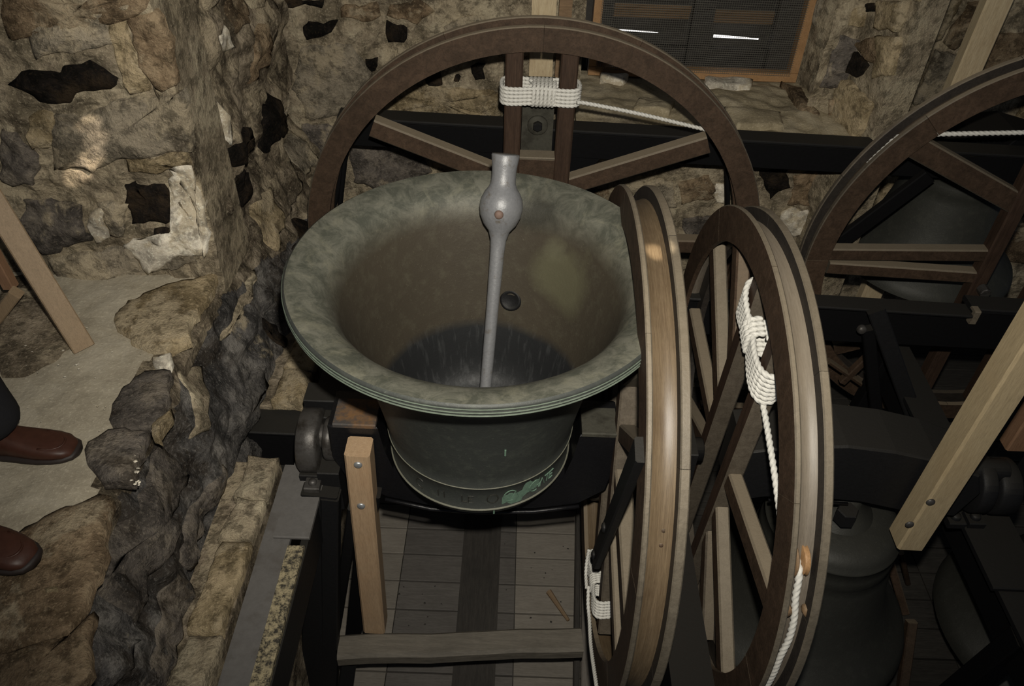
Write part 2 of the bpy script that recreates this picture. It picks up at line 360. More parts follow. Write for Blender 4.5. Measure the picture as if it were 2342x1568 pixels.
def rubble(fr, u0, u1, v0, v1, avoid, mats, parent, rows=(.10, .22), lens=(.12, .38), h=(.008, .022), skip=.06, gap=.014):
    v = v0
    while v < v1:
        rh = R.uniform(*rows); u = u0-R.uniform(0, .1)
        while u < u1:
            L = R.uniform(*lens); a, b = max(u, u0)+gap/2, min(u+L, u1)-gap/2
            if b-a > .05:
                t0, t1 = v+gap/2, min(v+rh, v1)-gap/2
                if t1-t0 > .04:
                    poly = [(a+R.uniform(0, .02), t0+R.uniform(0, .02)), (b-R.uniform(0, .02), t0+R.uniform(0, .02)), (b-R.uniform(0, .03), t1-R.uniform(0, .025)), (a+R.uniform(0, .03), t1-R.uniform(0, .025))]
                    m = ((a+b)/2, (t0+t1)/2); test = poly+[m]+[((q[0]+m[0])/2, (q[1]+m[1])/2) for q in poly]+[((poly[i][0]+poly[i-1][0])/2, (poly[i][1]+poly[i-1][1])/2) for i in range(4)]
                    bad = any(inpoly(q, w) for q in test for w in avoid) or any(min(q[0] for q in poly) < z[0] < max(q[0] for q in poly) and t0 < z[1] < t1 for w in avoid for z in w)
                    if not bad and R.random() > skip: stone(poly, fr, R.uniform(*h), R.choice(mats), parent)
            u += L
        v += rh
def lumps(u, v, amp, sc, seed=0, fine=.35):
    return noise.noise(Vector((u*sc+seed, v*sc, 0)))*amp+noise.noise(Vector((u*sc*3.7, v*sc*3.7, seed+5)))*amp*fine-amp*.4
def on_lumps(fr, amp, sc, fine, k):
    return lambda u, v, d: fr(u, v, d+lumps(u, v, amp, sc, 0, fine)*k+(1-k)*-.002)
def relief(name, fr, u0, u1, v0, v1, nu, nv, amp, mat, sc=6, hole=None, parent=None, seed=0, back=.25, fine=.35):
    """rough mortar face as a displaced grid, with thickness behind it"""
    vs = []; fs = []
    for j in range(nv+1):
        for i in range(nu+1):
            u, v = u0+(u1-u0)*i/nu, v0+(v1-v0)*j/nv
            vs.append(fr(u, v, lumps(u, v, amp, sc, seed, fine)))
    for j in range(nv):
        for i in range(nu):
            m = (u0+(u1-u0)*(i+.5)/nu, v0+(v1-v0)*(j+.5)/nv)
            if hole and hole(*m): continue
            a = j*(nu+1)+i; fs.append((a, a+1, a+nu+2, a+nu+1))
    b = len(vs)
    for u, v in ((u0, v0), (u1, v0), (u1, v1), (u0, v1)): vs.append(fr(u, v, -back))
    if not hole: fs.append((b+3, b+2, b+1, b))
    rim = [[i for i in range(nu+1)], [nv*(nu+1)+i for i in range(nu, -1, -1)], [j*(nu+1)+nu for j in range(nv+1)], [j*(nu+1) for j in range(nv, -1, -1)]]
    if not hole:
        for e, (p, q) in zip(rim, ((b, b+1), (b+2, b+3), (b+1, b+2), (b+3, b))): fs.append(tuple(e[::-1]+[p, q]))
    o = mesh(name, vs, fs, mat, parent); return setp(o, kind='structure') if not parent else o

XL, YB, YJ, ZL = -.78, 1.42, .34, -.33       # left wall, back wall, jamb of the recess, ledge
# left wall (face towards +X): u = Y, v = Z
fL = lambda u, v, d: Vector((XL+d+.122*min(1, max(0, (ZL-.02-v)/.33)), u, v))
def left_hole(u, v): return u < YJ and v > ZL-.012
wl = relief('wall_left', fL, -2.3, 1.42, -1.8, 1.9, 280, 280, .055, 'mortar_dark', 5, hole=left_hole, fine=.5)
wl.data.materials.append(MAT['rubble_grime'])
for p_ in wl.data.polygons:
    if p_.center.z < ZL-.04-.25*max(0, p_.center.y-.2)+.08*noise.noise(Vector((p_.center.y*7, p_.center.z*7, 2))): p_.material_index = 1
wl['label'] = 'rough rubble left wall below and beside the recess'
fLs = on_lumps(fL, .055, 5, .5, 1.); fLr = on_lumps(fL, .055, 5, .5, .9)
def poly_on(px, ax, v, uv): return [tuple(at(x, y, ax, v)[i] for i in uv) for x, y in px]
LDARK = [[(520, 340), (545, 305), (562, 288), (578, 305), (560, 350), (550, 382), (525, 375)], [(606, 250), (628, 215), (645, 212), (668, 285), (640, 318), (618, 350)],
         [(530, 400), (572, 385), (588, 450), (552, 490), (535, 450)], [(622, 620), (636, 560), (655, 505), (672, 500), (668, 545), (640, 625)],
         [(562, 740), (580, 735), (584, 792), (568, 790)]]
LPALE = [[(512, 85), (535, 60), (555, 110), (545, 125), (520, 110)], [(448, 215), (462, 190), (470, 200), (455, 250)], [(490, 235), (505, 225), (530, 290), (525, 330), (508, 300)],
         [(560, 620), (575, 615), (500, 770), (492, 775)], [(415, 850), (470, 840), (420, 975), (400, 1000)]]
av = []
for q in LDARK:
    p = poly_on(q, 0, XL, (1, 2)); av.append(p); stone(p, fLs, .012, 'stone_black', wl, .014)
for q in LPALE:
    p = poly_on(q, 0, XL, (1, 2)); av.append(p); stone(p, fLs, .007, 'mortar' if q[0][0] in (415, 560) else 'stone_pale', wl, .006)
rubble(fLr, YJ+.02, 1.40, -.75, 1.5, av, ['stone_grey', 'stone_brown', 'mortar', 'stone_yellow', 'mortar_dark'], wl, h=(.003, .010), rows=(.11, .24), lens=(.14, .42), gap=.02)
rubble(fLr, -1.4, YJ+.02, -1.2, ZL-.03, av, ['stone_purple', 'rubble_grime', 'rubble_grime', 'stone_purple', 'mortar_dark'], wl, rows=(.09, .18), lens=(.16, .5), h=(.001, .008), skip=.15, gap=.03)
# far jamb of the recess (faces the camera): u = X, v = Z
fJ = lambda u, v, d: Vector((u, YJ-d, v))
wj = relief('wall_recess', fJ, -2.4, XL+.01, ZL-.05, 1.9, 150, 200, .026, 'mortar', 7, fine=.6)
fJs = on_lumps(fJ, .026, 7, .6, 1.); fJr = on_lumps(fJ, .026, 7, .6, .55)
JS = [([(0, 0), (345, 0), (330, 38), (200, 62), (60, 95), (0, 85)], 'stone_brown', .02), ([(60, 75), (150, 48), (240, 45), (255, 105), (150, 120), (70, 130)], 'stone_grey', .018),
      ([(12, 195), (60, 152), (130, 165), (135, 142), (200, 140), (262, 182), (250, 208), (200, 222), (160, 242), (85, 235), (45, 205)], 'stone_black', .012),
      ([(292, 45), (360, 30), (395, 100), (402, 195), (350, 208), (310, 130)], 'stone_brown', .022), ([(112, 268), (260, 240), (418, 212), (440, 345), (330, 358), (205, 388), (125, 395)], 'stone_grey', .026),
      ([(0, 300), (40, 300), (80, 350), (85, 425), (0, 430)], 'stone_purple', .016), ([(288, 362), (430, 350), (436, 378), (290, 398)], 'stone_yellow', .018),
      ([(280, 425), (306, 415), (312, 428), (340, 425), (368, 432), (380, 450), (412, 500), (370, 515), (290, 510), (285, 470)], 'stone_black', .01),
      ([(55, 455), (185, 478), (205, 560), (90, 578), (45, 520)], 'stone_purple', .022), ([(385, 398), (412, 390), (455, 520), (462, 580), (400, 592), (335, 628), (288, 560), (300, 552), (400, 560), (418, 540)], 'stone_pale', .03), ([(388, 374), (428, 372), (452, 440), (478, 535), (466, 588), (456, 520), (414, 395)], 'stone_pale', .03),
      ([(110, 585), (290, 570), (332, 650), (290, 675), (170, 702), (140, 640)], 'stone_grey', .026), ([(203, 488), (238, 478), (252, 535), (235, 558), (212, 562)], 'stone_pale', .014),
      ([(345, 528), (400, 522), (418, 560), (362, 568)], 'stone_black', .012), ([(340, 585), (440, 578), (450, 605), (345, 620)], 'stone_grey', .014), ([(60, 270), (110, 262), (118, 330), (75, 345)], 'stone_yellow', .012),
      ([(245, 50), (285, 45), (345, 205), (300, 215), (262, 150)], 'stone_yellow', .012), ([(215, 470), (285, 455), (285, 540), (255, 545)], 'stone_grey', .012)]
av = []
for q, mt, h in JS:
    p = poly_on(q, 1, YJ, (0, 2)); av.append(p); stone(p, fJs, h*.3+.006, mt, wj, .009, .025)
rubble(fJr, -2.3, XL-.01, ZL+.01, 1.4, av, ['stone_grey', 'stone_brown', 'stone_purple', 'stone_brown'], wj, h=(.002, .009), rows=(.13, .26), lens=(.18, .45))
# ledge of the recess
fG = lambda u, v, d: Vector((u, v, ZL+d))
def ledge_edge(u, v): return False
def fGs(u, v, d):
    t = max(0, min(1, (u-(XL-.075))/.07)); return fG(u, v, d-.04*t*t+noise.noise(Vector((v*13, u*13, 3)))*.02*t)
led = relief('floor_recess', fGs, -2.4, XL-.006, -2.3, YJ+.02, 90, 130, .010, 'concrete', 5, back=.03)
led.data.materials.append(MAT['mortar_dark'])
for p_ in led.data.polygons:
    c_ = p_.center
    if c_.x > XL-.07+.05*noise.noise(Vector((c_.x*9, c_.y*9, 1))) or len(p_.vertices) > 4: p_.material_index = 1
LS = [([(285, 690), (380, 655), (498, 628), (470, 700), (425, 790), (385, 812), (335, 805), (268, 755)], 'stone_yellow', .03), ([(345, 818), (400, 815), (404, 842), (350, 838)], 'stone_pale', .016),
      ([(335, 845), (398, 848), (372, 945), (345, 975), (255, 975), (262, 915)], 'stone_purple', .028), ([(248, 985), (345, 992), (300, 1105), (235, 1105), (202, 1068), (212, 1015)], 'stone_purple', .03),
      ([(40, 1225), (150, 1160), (262, 1140), (248, 1250), (205, 1390), (180, 1450), (60, 1500), (-40, 1500), (-40, 1300)], 'stone_brown', .03), ([(108, 1358), (148, 1355), (145, 1372), (112, 1372)], 'stone_yellow', .036),
      ([(360, 960), (398, 950), (370, 1010), (352, 1000)], 'stone_yellow', .03), ([(175, 1465), (225, 1400), (200, 1540), (120, 1640), (-60, 1640), (-60, 1510)], 'stone_brown', .028),
      ([(0, 640), (70, 620), (120, 690), (165, 800), (60, 850), (0, 860)], 'mortar_dark', .008)]  # last patch: dark gravel, partly a shadow put into its colour
for q, mt, h in LS: stone(poly_on(q, 2, ZL, (0, 1)), fG, h*.55, mt, led, .009, .025)
av = [poly_on(q, 2, ZL, (0, 1)) for q, mt, h in LS]
rubble(fG, XL-.075, XL+.008, -1.6, YJ, av, ['stone_purple', 'stone_grey', 'stone_brown', 'mortar_dark'], led, rows=(.05, .13), lens=(.05, .12), h=(.006, .014), gap=.006, skip=0)
# back wall, left of and under the window: u = X, v = Z
XP = 1.34
fB = lambda u, v, d: Vector((u, YB-d, v))
def win_hole(u, v): return .30 < u < 1.19 and v > -.26
wb = relief('wall_back', fB, XL-.2, XP, -1.8, 1.9, 210, 260, .026, 'mortar', 6, hole=win_hole, fine=.6)
fBs = on_lumps(fB, .026, 6, .6, 1.); fBr = on_lumps(fB, .026, 6, .6, .55)
BS = [([(632, 0), (742, 0), (735, 18), (650, 18)], 'stone_black', .012), ([(690, 60), (725, 52), (772, 50), (758, 74), (735, 90), (702, 95)], 'stone_black', .01), ([(878, 62), (930, 58), (925, 102), (888, 106)], 'stone_black', .012),
      ([(975, 160), (1005, 148), (1014, 170), (1008, 196), (980, 197)], 'stone_black', .012), ([(1080, 152), (1110, 147), (1108, 178), (1084, 184)], 'stone_black', .012), ([(832, 132), (862, 135), (858, 165), (838, 158)], 'stone_black', .01),
      ([(1040, 166), (1056, 168), (1052, 182), (1040, 180)], 'stone_black', .008), ([(690, 105), (800, 108), (858, 165), (835, 205), (800, 268), (700, 268), (672, 200)], 'stone_grey', .022), ([(785, 10), (860, 5), (870, 45), (780, 45)], 'stone_brown', .016),
      ([(885, 10), (950, 0), (990, 20), (960, 45), (880, 48)], 'stone_brown', .014), ([(860, 212), (1000, 200), (1150, 215), (1150, 265), (1000, 262), (858, 255)], 'stone_yellow', .018), ([(1012, 60), (1080, 40), (1130, 60), (1130, 130), (1030, 130)], 'stone_grey', .014),
      ([(905, 110), (965, 118), (960, 195), (880, 200)], 'stone_grey', .014), ([(690, 285), (770, 288), (768, 420), (700, 430)], 'stone_purple', .016), ([(800, 330), (950, 335), (990, 400), (880, 440), (810, 420)], 'stone_purple', .018),
      ([(1000, 325), (1075, 330), (1085, 365), (1030, 400), (1000, 380)], 'stone_grey', .014), ([(1362, 352), (1400, 340), (1498, 345), (1490, 375), (1370, 395)], 'stone_pale', .014), ([(1545, 415), (1620, 405), (1630, 460), (1560, 470)], 'stone_brown', .018),
      ([(1480, 420), (1540, 415), (1545, 480), (1490, 480)], 'stone_grey', .014), ([(1635, 420), (1660, 420), (1660, 470), (1635, 465)], 'stone_pale', .012), ([(1560, 500), (1650, 495), (1640, 560), (1570, 560)], 'stone_purple', .014),
      ([(1740, 395), (1800, 390), (1810, 430), (1760, 455)], 'stone_black', .01), ([(1720, 345), (1870, 352), (1860, 385), (1735, 390)], 'stone_grey', .016), ([(1820, 400), (1880, 395), (1850, 470), (1800, 470)], 'stone_brown', .016), ([(1790, 480), (1850, 478), (1830, 540), (1790, 540)], 'stone_pale', .014)]
av = [[(.30, -.27), (1.19, -.27), (1.19, 1.9), (.30, 1.9)]]
for q, mt, h in BS:
    p = poly_on(q, 1, YB, (0, 2)); av.append(p); stone(p, fBs, h*.3+.006, mt, wb, .010, .025)
rubble(fBr, XL+.02, XP, -1.2, 1.5, av, ['stone_grey', 'stone_brown', 'stone_grey', 'stone_yellow', 'stone_purple'], wb, h=(.002, .009), rows=(.12, .24), lens=(.16, .42))
# sill of the window and its splayed right reveal
fS = lambda u, v, d: Vector((u, v, -.245+d))
sill = relief('trim_1', fS, .29, 1.33, 1.17, 1.76, 90, 60, .018, 'sill_mortar', 6, back=.045)
sill['label'] = 'sloping mortared window sill'
for q, mt, h in (([(1370, 170), (1440, 175), (1430, 190), (1372, 186)], 'stone_pale', .02), ([(1610, 178), (1720, 186), (1715, 202), (1612, 196)], 'stone_pale', .02), ([(1460, 230), (1545, 240), (1530, 262), (1450, 250)], 'sill_mortar', .022), ([(1660, 250), (1780, 255), (1790, 290), (1680, 290)], 'sill_mortar', .018), ([(1790, 190), (1830, 205), (1870, 260), (1830, 255)], 'stone_brown', .02)):
    stone(poly_on(q, 2, -.24, (0, 1)), fS, h, mt, sill, .006, .05)
C0, C1 = Vector((1.205, 1.74, 0)), Vector((1.36, 1.20, 0)); dr = (C1-C0).normalized(); nr = Vector((dr.y, -dr.x, 0)); nr = nr if nr.x < 0 else -nr
fR = lambda u, v, d: Vector((C0.x, C0.y, v))+dr*u+nr*d
LR = (C1-C0).length
wr = relief('wall_reveal', fR, 0, LR, -1.5, 1.9, 50, 200, .02, 'mortar', 7, back=.12)
av = []
for q, mt, h in (([(1900, 172), (1950, 185), (1998, 240), (1965, 318), (1925, 300), (1890, 262)], 'stone_yellow', .02), ([(1922, 118), (1952, 112), (1985, 150), (1962, 178), (1930, 160)], 'stone_black', .012), ([(1958, 95), (2000, 90), (2030, 150), (1985, 140)], 'stone_brown', .016), ([(1970, 15), (2000, 5), (2000, 30), (1975, 30)], 'stone_black', .01), ([(2005, 80), (2060, 78), (2040, 170), (1998, 180)], 'stone_yellow', .018), ([(2010, 0), (2080, 0), (2060, 70), (2000, 60)], 'stone_yellow', .018)):
    p = []
    for x, y in q:
        d = at(x, y, 1, 2)-CAM; t = (C0-CAM).dot(nr)/d.dot(nr); w = CAM+d*t; p.append(((w-C0).dot(dr), w.z))
    av.append(p); stone(p, fR, h, mt, wr, .006, .05)
rubble(fR, 0.01, LR, -.23, 1.2, av, ['stone_grey', 'mortar', 'stone_yellow'], wr, h=(.008, .016), lens=(.15, .4), rows=(.14, .26))
# wall beyond, on the right
YR = 1.98
fW = lambda u, v, d: Vector((u, YR-d, v))
ww = relief('wall_right', fW, 1.3, 4.2, -1.8, 1.9, 140, 180, .028, 'mortar', 6, fine=.6)
av = []
for q, mt, h in (([(2062, 0), (2200, 0), (2150, 90), (2120, 105), (2050, 70)], 'stone_yellow', .02), ([(2040, 90), (2130, 140), (2075, 235), (2010, 200)], 'stone_yellow', .02), ([(2140, 115), (2200, 130), (2150, 230), (2085, 240)], 'stone_grey', .02), ([(2215, 0), (2280, 0), (2250, 60), (2180, 115), (2160, 100)], 'stone_brown', .02), ([(2000, 205), (2070, 245), (2050, 320), (1990, 320)], 'stone_brown', .02)):
    p = poly_on(q, 1, YR, (0, 2)); av.append(p); stone(p, fW, h, mt, ww, .006, .06)
rubble(fW, 1.36, 3.9, -1.3, 1.3, av, ['stone_grey', 'stone_brown', 'stone_purple', 'stone_yellow'], ww, rows=(.16, .3), lens=(.2, .45), h=(.006, .016))
# ------------------------------------------------------------------ window: frame, wire mesh, louvres
win = empty('window_1', (0.78, 1.72, .1)); win['kind'] = 'structure'; win['label'] = 'louvred window behind wire mesh in an orange timber frame'
wx0, wx1, wz0, YW = .352, 1.21, -.245, 1.72
box('frame', (wx0, YW-.02, wz0), (wx1, YW+.03, wz0+.038), 'frame_orange', win)
box('frame', (wx0, YW-.02, wz0+.038), (wx0+.034, YW+.03, 1.2), 'frame_orange', win)
box('frame', (wx1-.034, YW-.02, wz0+.038), (wx1, YW+.03, 1.2), 'frame_orange', win)
g = MB(); pitch = .0088
x = wx0+.03
while x < wx1-.03:
    g.add(*beam_geo((x, YW-.022, wz0+.03), (x, YW-.022, 1.15), .0013, .0013, (0, 1, 0), .0002)); x += pitch
z = wz0+.03
while z < .6:
    g.add(*beam_geo((wx0+.03, YW-.023, z), (wx1-.03, YW-.023, z), .0015, .0015, (0, 0, 1), .0002)); z += pitch
mw = g.make('wire_mesh', 'wire', win); mw['kind'] = 'stuff'
box('mullion', (.755, YW+.04, wz0), (.84, YW+.09, 1.2), 'beam_dark', win)
box('side_post', (wx0+.02, YW+.035, wz0), (wx0+.085, YW+.09, 1.2), 'beam_dark', win); box('side_post', (wx1-.12, YW+.035, wz0), (wx1-.03, YW+.09, 1.2), 'beam_dark', win)
for xa, xb, yy_ in ((wx0+.07, .76, 26), (.835, wx1-.10, 42)):
    z0_ = at(1450 if xa < .6 else 1710, yy_, 1, YW+.13).z
    for k in range(6):
        z = z0_+k*.115; beam('louvre_slat', (xa, YW+.14, z), (xb, YW+.14, z), .014, .062, 'louvre_wood', win, up=(0, -.35, .93))
        beam('louvre_slat', (xa, YW+.19, z-.06), (xb, YW+.19, z-.06), .014, .075, 'beam_dark', win, up=(0, -.35, .93))
box('bottom_board', (wx0, YW+.10, wz0-.02), (wx1, YW+.13, -.16), 'beam_dark', win)
for (xa, ya), (xb, yb), t_ in (((1632, 82), (1735, 89), .011), ((1405, 68), (1505, 74), .006)):
    sl = mesh('daylight_gap', *beam_geo(at(xa, ya, 1, YW+.135), at(xb, yb, 1, YW+.135), .004, t_, up=(0, 0, 1), ch=.0005, h1=t_*.4), 'daylight', win); sl['label'] = 'bright daylight between the slats'
box('backing', (wx0-.08, YW+.25, wz0-.1), (wx1+.1, YW+.28, 1.3), 'beam_dark', win)
# two upright boards standing on the sill beside the window
for nm, xa, xb, mt, lab in (('upright_board', .105, .19, 'board_flaked', 'pale flaking upright board behind the pair of wheel posts'), ('upright_batten', .20, .245, 'louvre_wood', 'narrow brown batten beside the pale flaking board')):
    o = box(nm, (xa, 1.33, -.24), (xb, 1.36, 1.1), mt); setp(o, lab, 'board')
# ------------------------------------------------------------------ floor with planks
ZF = -1.75
fl = box('floor', (-.9, -1.6, ZF-.08), (4.2, 2.2, ZF-.022), 'beam_dark'); fl['kind'] = 'structure'
y = -1.5; k = 0
while y < 2.0:
    w_ = .1255
    cuts = [-.85, -.335, .128, .50, 1.8, 4.1]
    for i, (a, b) in enumerate(zip(cuts, cuts[1:])):
        box('plank', (a+.002, y+.003, ZF-.022), (b-.002, y+w_-.003, ZF+R.uniform(-.001, .001)), 'plank_shaded' if i == 1 else 'plank_pale' if i in (0, 2) and a < .5 else 'plank_unlit', fl, .002)  # middle and right-hand planks are coloured darker to paint in shade
    y += w_; k += 1
o = box('shade_strip', (-.092, -.95, ZF+.001), (.063, 1.0, ZF+.02), 'beam_dark'); setp(o, 'dark strip standing in for a shaded band on the floor planks under the tilted bell', 'beam')  # dark strip added to paint the shaded band along the floor
o = beam('wooden_peg', at(1255, 1352, 2, ZF+.012), at(1300, 1418, 2, ZF+.012), .022, .022, 'louvre_wood', ch=.006, w1=.012, h1=.012); setp(o, 'small brown wooden peg lying on the floor planks', 'peg')
def crumb(mb, p, s_):
    vs = [Vector(p)+Vector((x*R.uniform(.5, 1.2)*s_, y*R.uniform(.5, 1.2)*s_, z*R.uniform(.4, .9)*s_)) for x, y, z in ((1, 0, .2), (.3, .9, .1), (-.8, .6, .2), (-.8, -.6, .1), (.3, -.9, .2), (0, 0, 1), (0, 0, -.3))]
    mb.add(vs, [(i, (i+1) % 5, 5) for i in range(5)]+[((i+1) % 5, i, 6) for i in range(5)])
d = MB()
for px, py, n_, sp in ((640, 1500, 50, .16), (1225, 1330, 22, .35), (930, 1390, 20, .3), (790, 1260, 14, .2)):
    c = at(px, py, 2, ZF)
    for i in range(n_):
        p = c+Vector((R.gauss(0, sp*.4), R.gauss(0, sp*.4), .004)); s_ = R.uniform(.0015, .005)
        crumb(d, p, s_*1.2)
o = d.make('floor_dirt', 'beam_dark'); setp(o, 'dark crumbs and dirt scattered on the floor planks', 'dirt', kind='stuff')

# ------------------------------------------------------------------ bell wheels
def wheel(root, axis, c, Rw, Wd, rot, spokes, pair=.083, felloes=8, fr_w=.095, fl_t=.02, sole='sole_gold', face='wood_dark', edge='wood_edge', pw=.055, spoke_mat='spoke_grey', gd=.03, inner='wood_black', pair_len=1., pair_mat='wood_dark_z', fl_t2=.02, pair_edge='wood_dark_z'):
    """wheel in plane u, v; w runs along the axle from 0 (near face) to Wd.  axis x: u = Y, v = Z ; axis y: u = X, v = Z"""
    c = Vector(c); wh = empty('bell_wheel', c, parent=root)
    if axis == 'x': to = lambda u, v, w: c+Vector((w, u, v))
    else: to = lambda u, v, w: c+Vector((u, w, v))
    cr, sr = math.cos(rot), math.sin(rot)
    tr = lambda u, v, w: to(u*cr-v*sr, u*sr+v*cr, w)
    Ri = Rw-fr_w
    def arc_solid(name, a0, a1, ra, rb, w0, w1, mats, par, n):
        vs = []; fs = []; mi = []
        for i in range(n+1):
            a = a0+(a1-a0)*i/n; ca, sa = math.cos(a), math.sin(a)
            for r_, w_ in ((ra, w0), (rb-.003, w0), (rb, w0+.003), (rb, w1-.003), (rb-.003, w1), (ra, w1)): vs.append(tr(r_*ca, r_*sa, w_))
        for i in range(n):
            for k in range(6):
                l = (k+1) % 6; fs.append((i*6+k, i*6+l, i*6+6+l, i*6+6+k)); mi.append((0, 1, 1, 1, 2, 0)[k] if len(mats) == 3 else 0)
        fs += [(5, 4, 3, 2, 1, 0), tuple(n*6+k for k in range(6))]; mi += [0, 0]
        return mesh(name, vs, fs, mats, par, False, mi)
    # sole of the groove, in one closed ring
    vs = []; fs = []; prf = [(Ri+.012, fl_t*.9)]+[(Rw-gd-.011*math.sin(pi*k/8), fl_t*.9+(Wd-fl_t*1.8)*k/8) for k in range(9)]+[(Ri+.012, Wd-fl_t*.9)]; n_ = len(prf)
    for i in range(144):
        a = 2*pi*i/144
        for r_, w_ in prf: vs.append(tr(r_*math.cos(a), r_*math.sin(a), w_))
    for i in range(144):
        for k in range(n_-1): fs.append((i*n_+k, i*n_+k+1, ((i+1) % 144)*n_+k+1, ((i+1) % 144)*n_+k))
    so = mesh('sole', vs, fs, sole, wh); so.data.polygons.foreach_set('use_smooth', [q_ % (n_-1) not in (0, n_-2) for q_ in range(len(fs))])
    for side in (0, 1):
        w0, w1 = ((0, fl_t), (Wd-fl_t2, Wd))[side]
        for k in range(felloes):
            a0 = 2*pi*(k+side*.5)/felloes+.0007; a1 = 2*pi*(k+1+side*.5)/felloes-.0007
            arc_solid('felloe', a0, a1, Ri+R.uniform(-.0006, .0006), Rw+R.uniform(-.0006, .0006), w0, w1, [face, edge, inner] if side == 0 else [inner, edge, face], wh, 14)
    m = Wd/2
    for s_ in ((-1, 1) if pair else ()):
        u = s_*pair
        L = math.sqrt(Ri*Ri-u*u)*pair_len
        vs, fs = beam_geo(tr(u, -L-.01, m), tr(u, L+.01, m), pw, Wd*.62, up=(1, 0, 0) if axis == 'x' else (0, 1, 0), ch=.005, segs=3)
        o = mesh('main_spoke', vs, fs, pair_mat, wh); two_tone(o, pair_mat, pair_edge, 3)
    for q in spokes:
        (ua, va, ub, vb) = q[:4]; wd_ = q[4] if len(q) > 4 else .058; mt = q[5] if len(q) > 5 else spoke_mat
        o = mesh('half_spoke', *beam_geo(tr(ua, va, m), tr(ub, vb, m), wd_, Wd*.5, up=(1, 0, 0) if axis == 'x' else (0, 1, 0), ch=.005, segs=2), mt, wh); two_tone(o, 'wood_dark', mt, 2)
    return wh, tr
def garter(name, tr, v, wd, label, group=None, r=.0074, s=.083, hw=.032, turns=5, wraps=6, extra=(), pinch=.8, du=0., slant=0., sq=.38):
    """rope turned round a pair of wheel posts and lashed in the middle"""
    root = empty(name, tr(0, v, 0), label, 'rope', group); hu = s+hw+r*1.3; hd = wd/2+r*1.2; m = wd/2
    for t in range(turns):
        o = (t-(turns-1)/2)*r*1.95; pts = []
        for k in range(65):
            a = 2*pi*k/64; ca, sa = math.cos(a), math.sin(a)
            u = hu*math.copysign(abs(ca)**sq, ca); w = hd*math.copysign(abs(sa)**(sq+.2), sa)
            f_ = pinch+(1-pinch)*(abs(u)/hu)**1.5
            pts.append(tr(u+du, v+o*f_+slant*u+r*1.9*(k/64)/turns, m+w*(.62+.38*(abs(u)/hu))))
        rope('rope_turn', pts, r, root)
    hv = turns*r*.92*pinch+r
    for k_ in range(wraps):
        u = (k_-(wraps-1)/2)*r*1.95; pts = []
        for k in range(41):
            a = 2*pi*k/40; ca, sa = math.cos(a), math.sin(a)
            pts.append(tr(u+du+r*1.9*k/40, v+slant*u+hv*math.copysign(abs(ca)**.5, ca), m+(hd*.62+r*1.6)*math.copysign(abs(sa)**.7, sa)))
        rope('rope_lashing', pts, r, root)
    for pts in extra: rope('rope_tail', smooth_path(pts), r, root)
    return root
def two_tone(o, side, edge, segs):
    o.data.materials.clear(); o.data.materials.append(MAT[side]); o.data.materials.append(MAT[edge])
    o.data.polygons.foreach_set('material_index', [0 if (k % 8) in (0, 4) and k < segs*8 else 1 for k in range(len(o.data.polygons))])
def bell_body(root, c, prof_out, prof_in, mo, mi_, n=96):
    b = lathe('bell_shell', prof_out, mo, root, c, n=n)
    if prof_in: lathe('bell_inside', prof_in, mi_, root, c, n=n)
    return b
# ------------------------------------------------------------------ bell 1, mouth up, with headstock, wheel, stay and clapper
b1 = empty('church_bell', (0, 0, -.8), 'large green-grey bell turned mouth up with a grey clapper, seen from above', 'bell')
po = [(.446, .0), (.451, -.003), (.4525, -.009), (.448, -.012), (.449, -.0135), (.4525, -.018), (.448, -.022), (.4485, -.0235), (.451, -.028), (.446, -.032), (.444, -.036), (.438, -.046), (.425, -.062), (.40, -.086), (.37, -.116),
      (.342, -.155), (.318, -.20), (.297, -.26), (.279, -.33), (.265, -.40), (.256, -.455), (.250, -.497), (.252, -.500), (.252, -.505), (.249, -.508), (.246, -.54), (.244, -.588), (.2465, -.591), (.2465, -.597), (.243, -.600), (.236, -.622), (.222, -.640), (.195, -.652), (.12, -.662), (0, -.665)]
pin = [(.446, 0), (.435, -.001), (.415, -.006), (.39, -.016), (.367, -.032), (.35, -.055), (.337, -.09), (.324, -.14), (.309, -.20), (.292, -.27), (.276, -.335), (.262, -.39), (.252, -.44), (.245, -.50), (.235, -.55), (.21, -.585), (.15, -.602), (0, -.607)]
bell_body(b1, (0, 0, 0), po, pin, 'bronze_outside', 'bronze_inside', 128)
for rr, zz, th, mt in ((.2475, -.594, .003, 'bright_edge'), (.2525, -.5025, .0016, 'bright_edge'), (.4525, -.009, .0018, 'lip_patina'), (.4525, -.0185, .0018, 'lip_patina'), (.451, -.028, .0018, 'lip_patina')):
    lathe('moulding', [(rr-.002, zz-th), (rr+th*.7, zz-th*.6), (rr+th, zz), (rr+th*.7, zz+th*.6), (rr-.002, zz+th)], mt, b1, n=128)
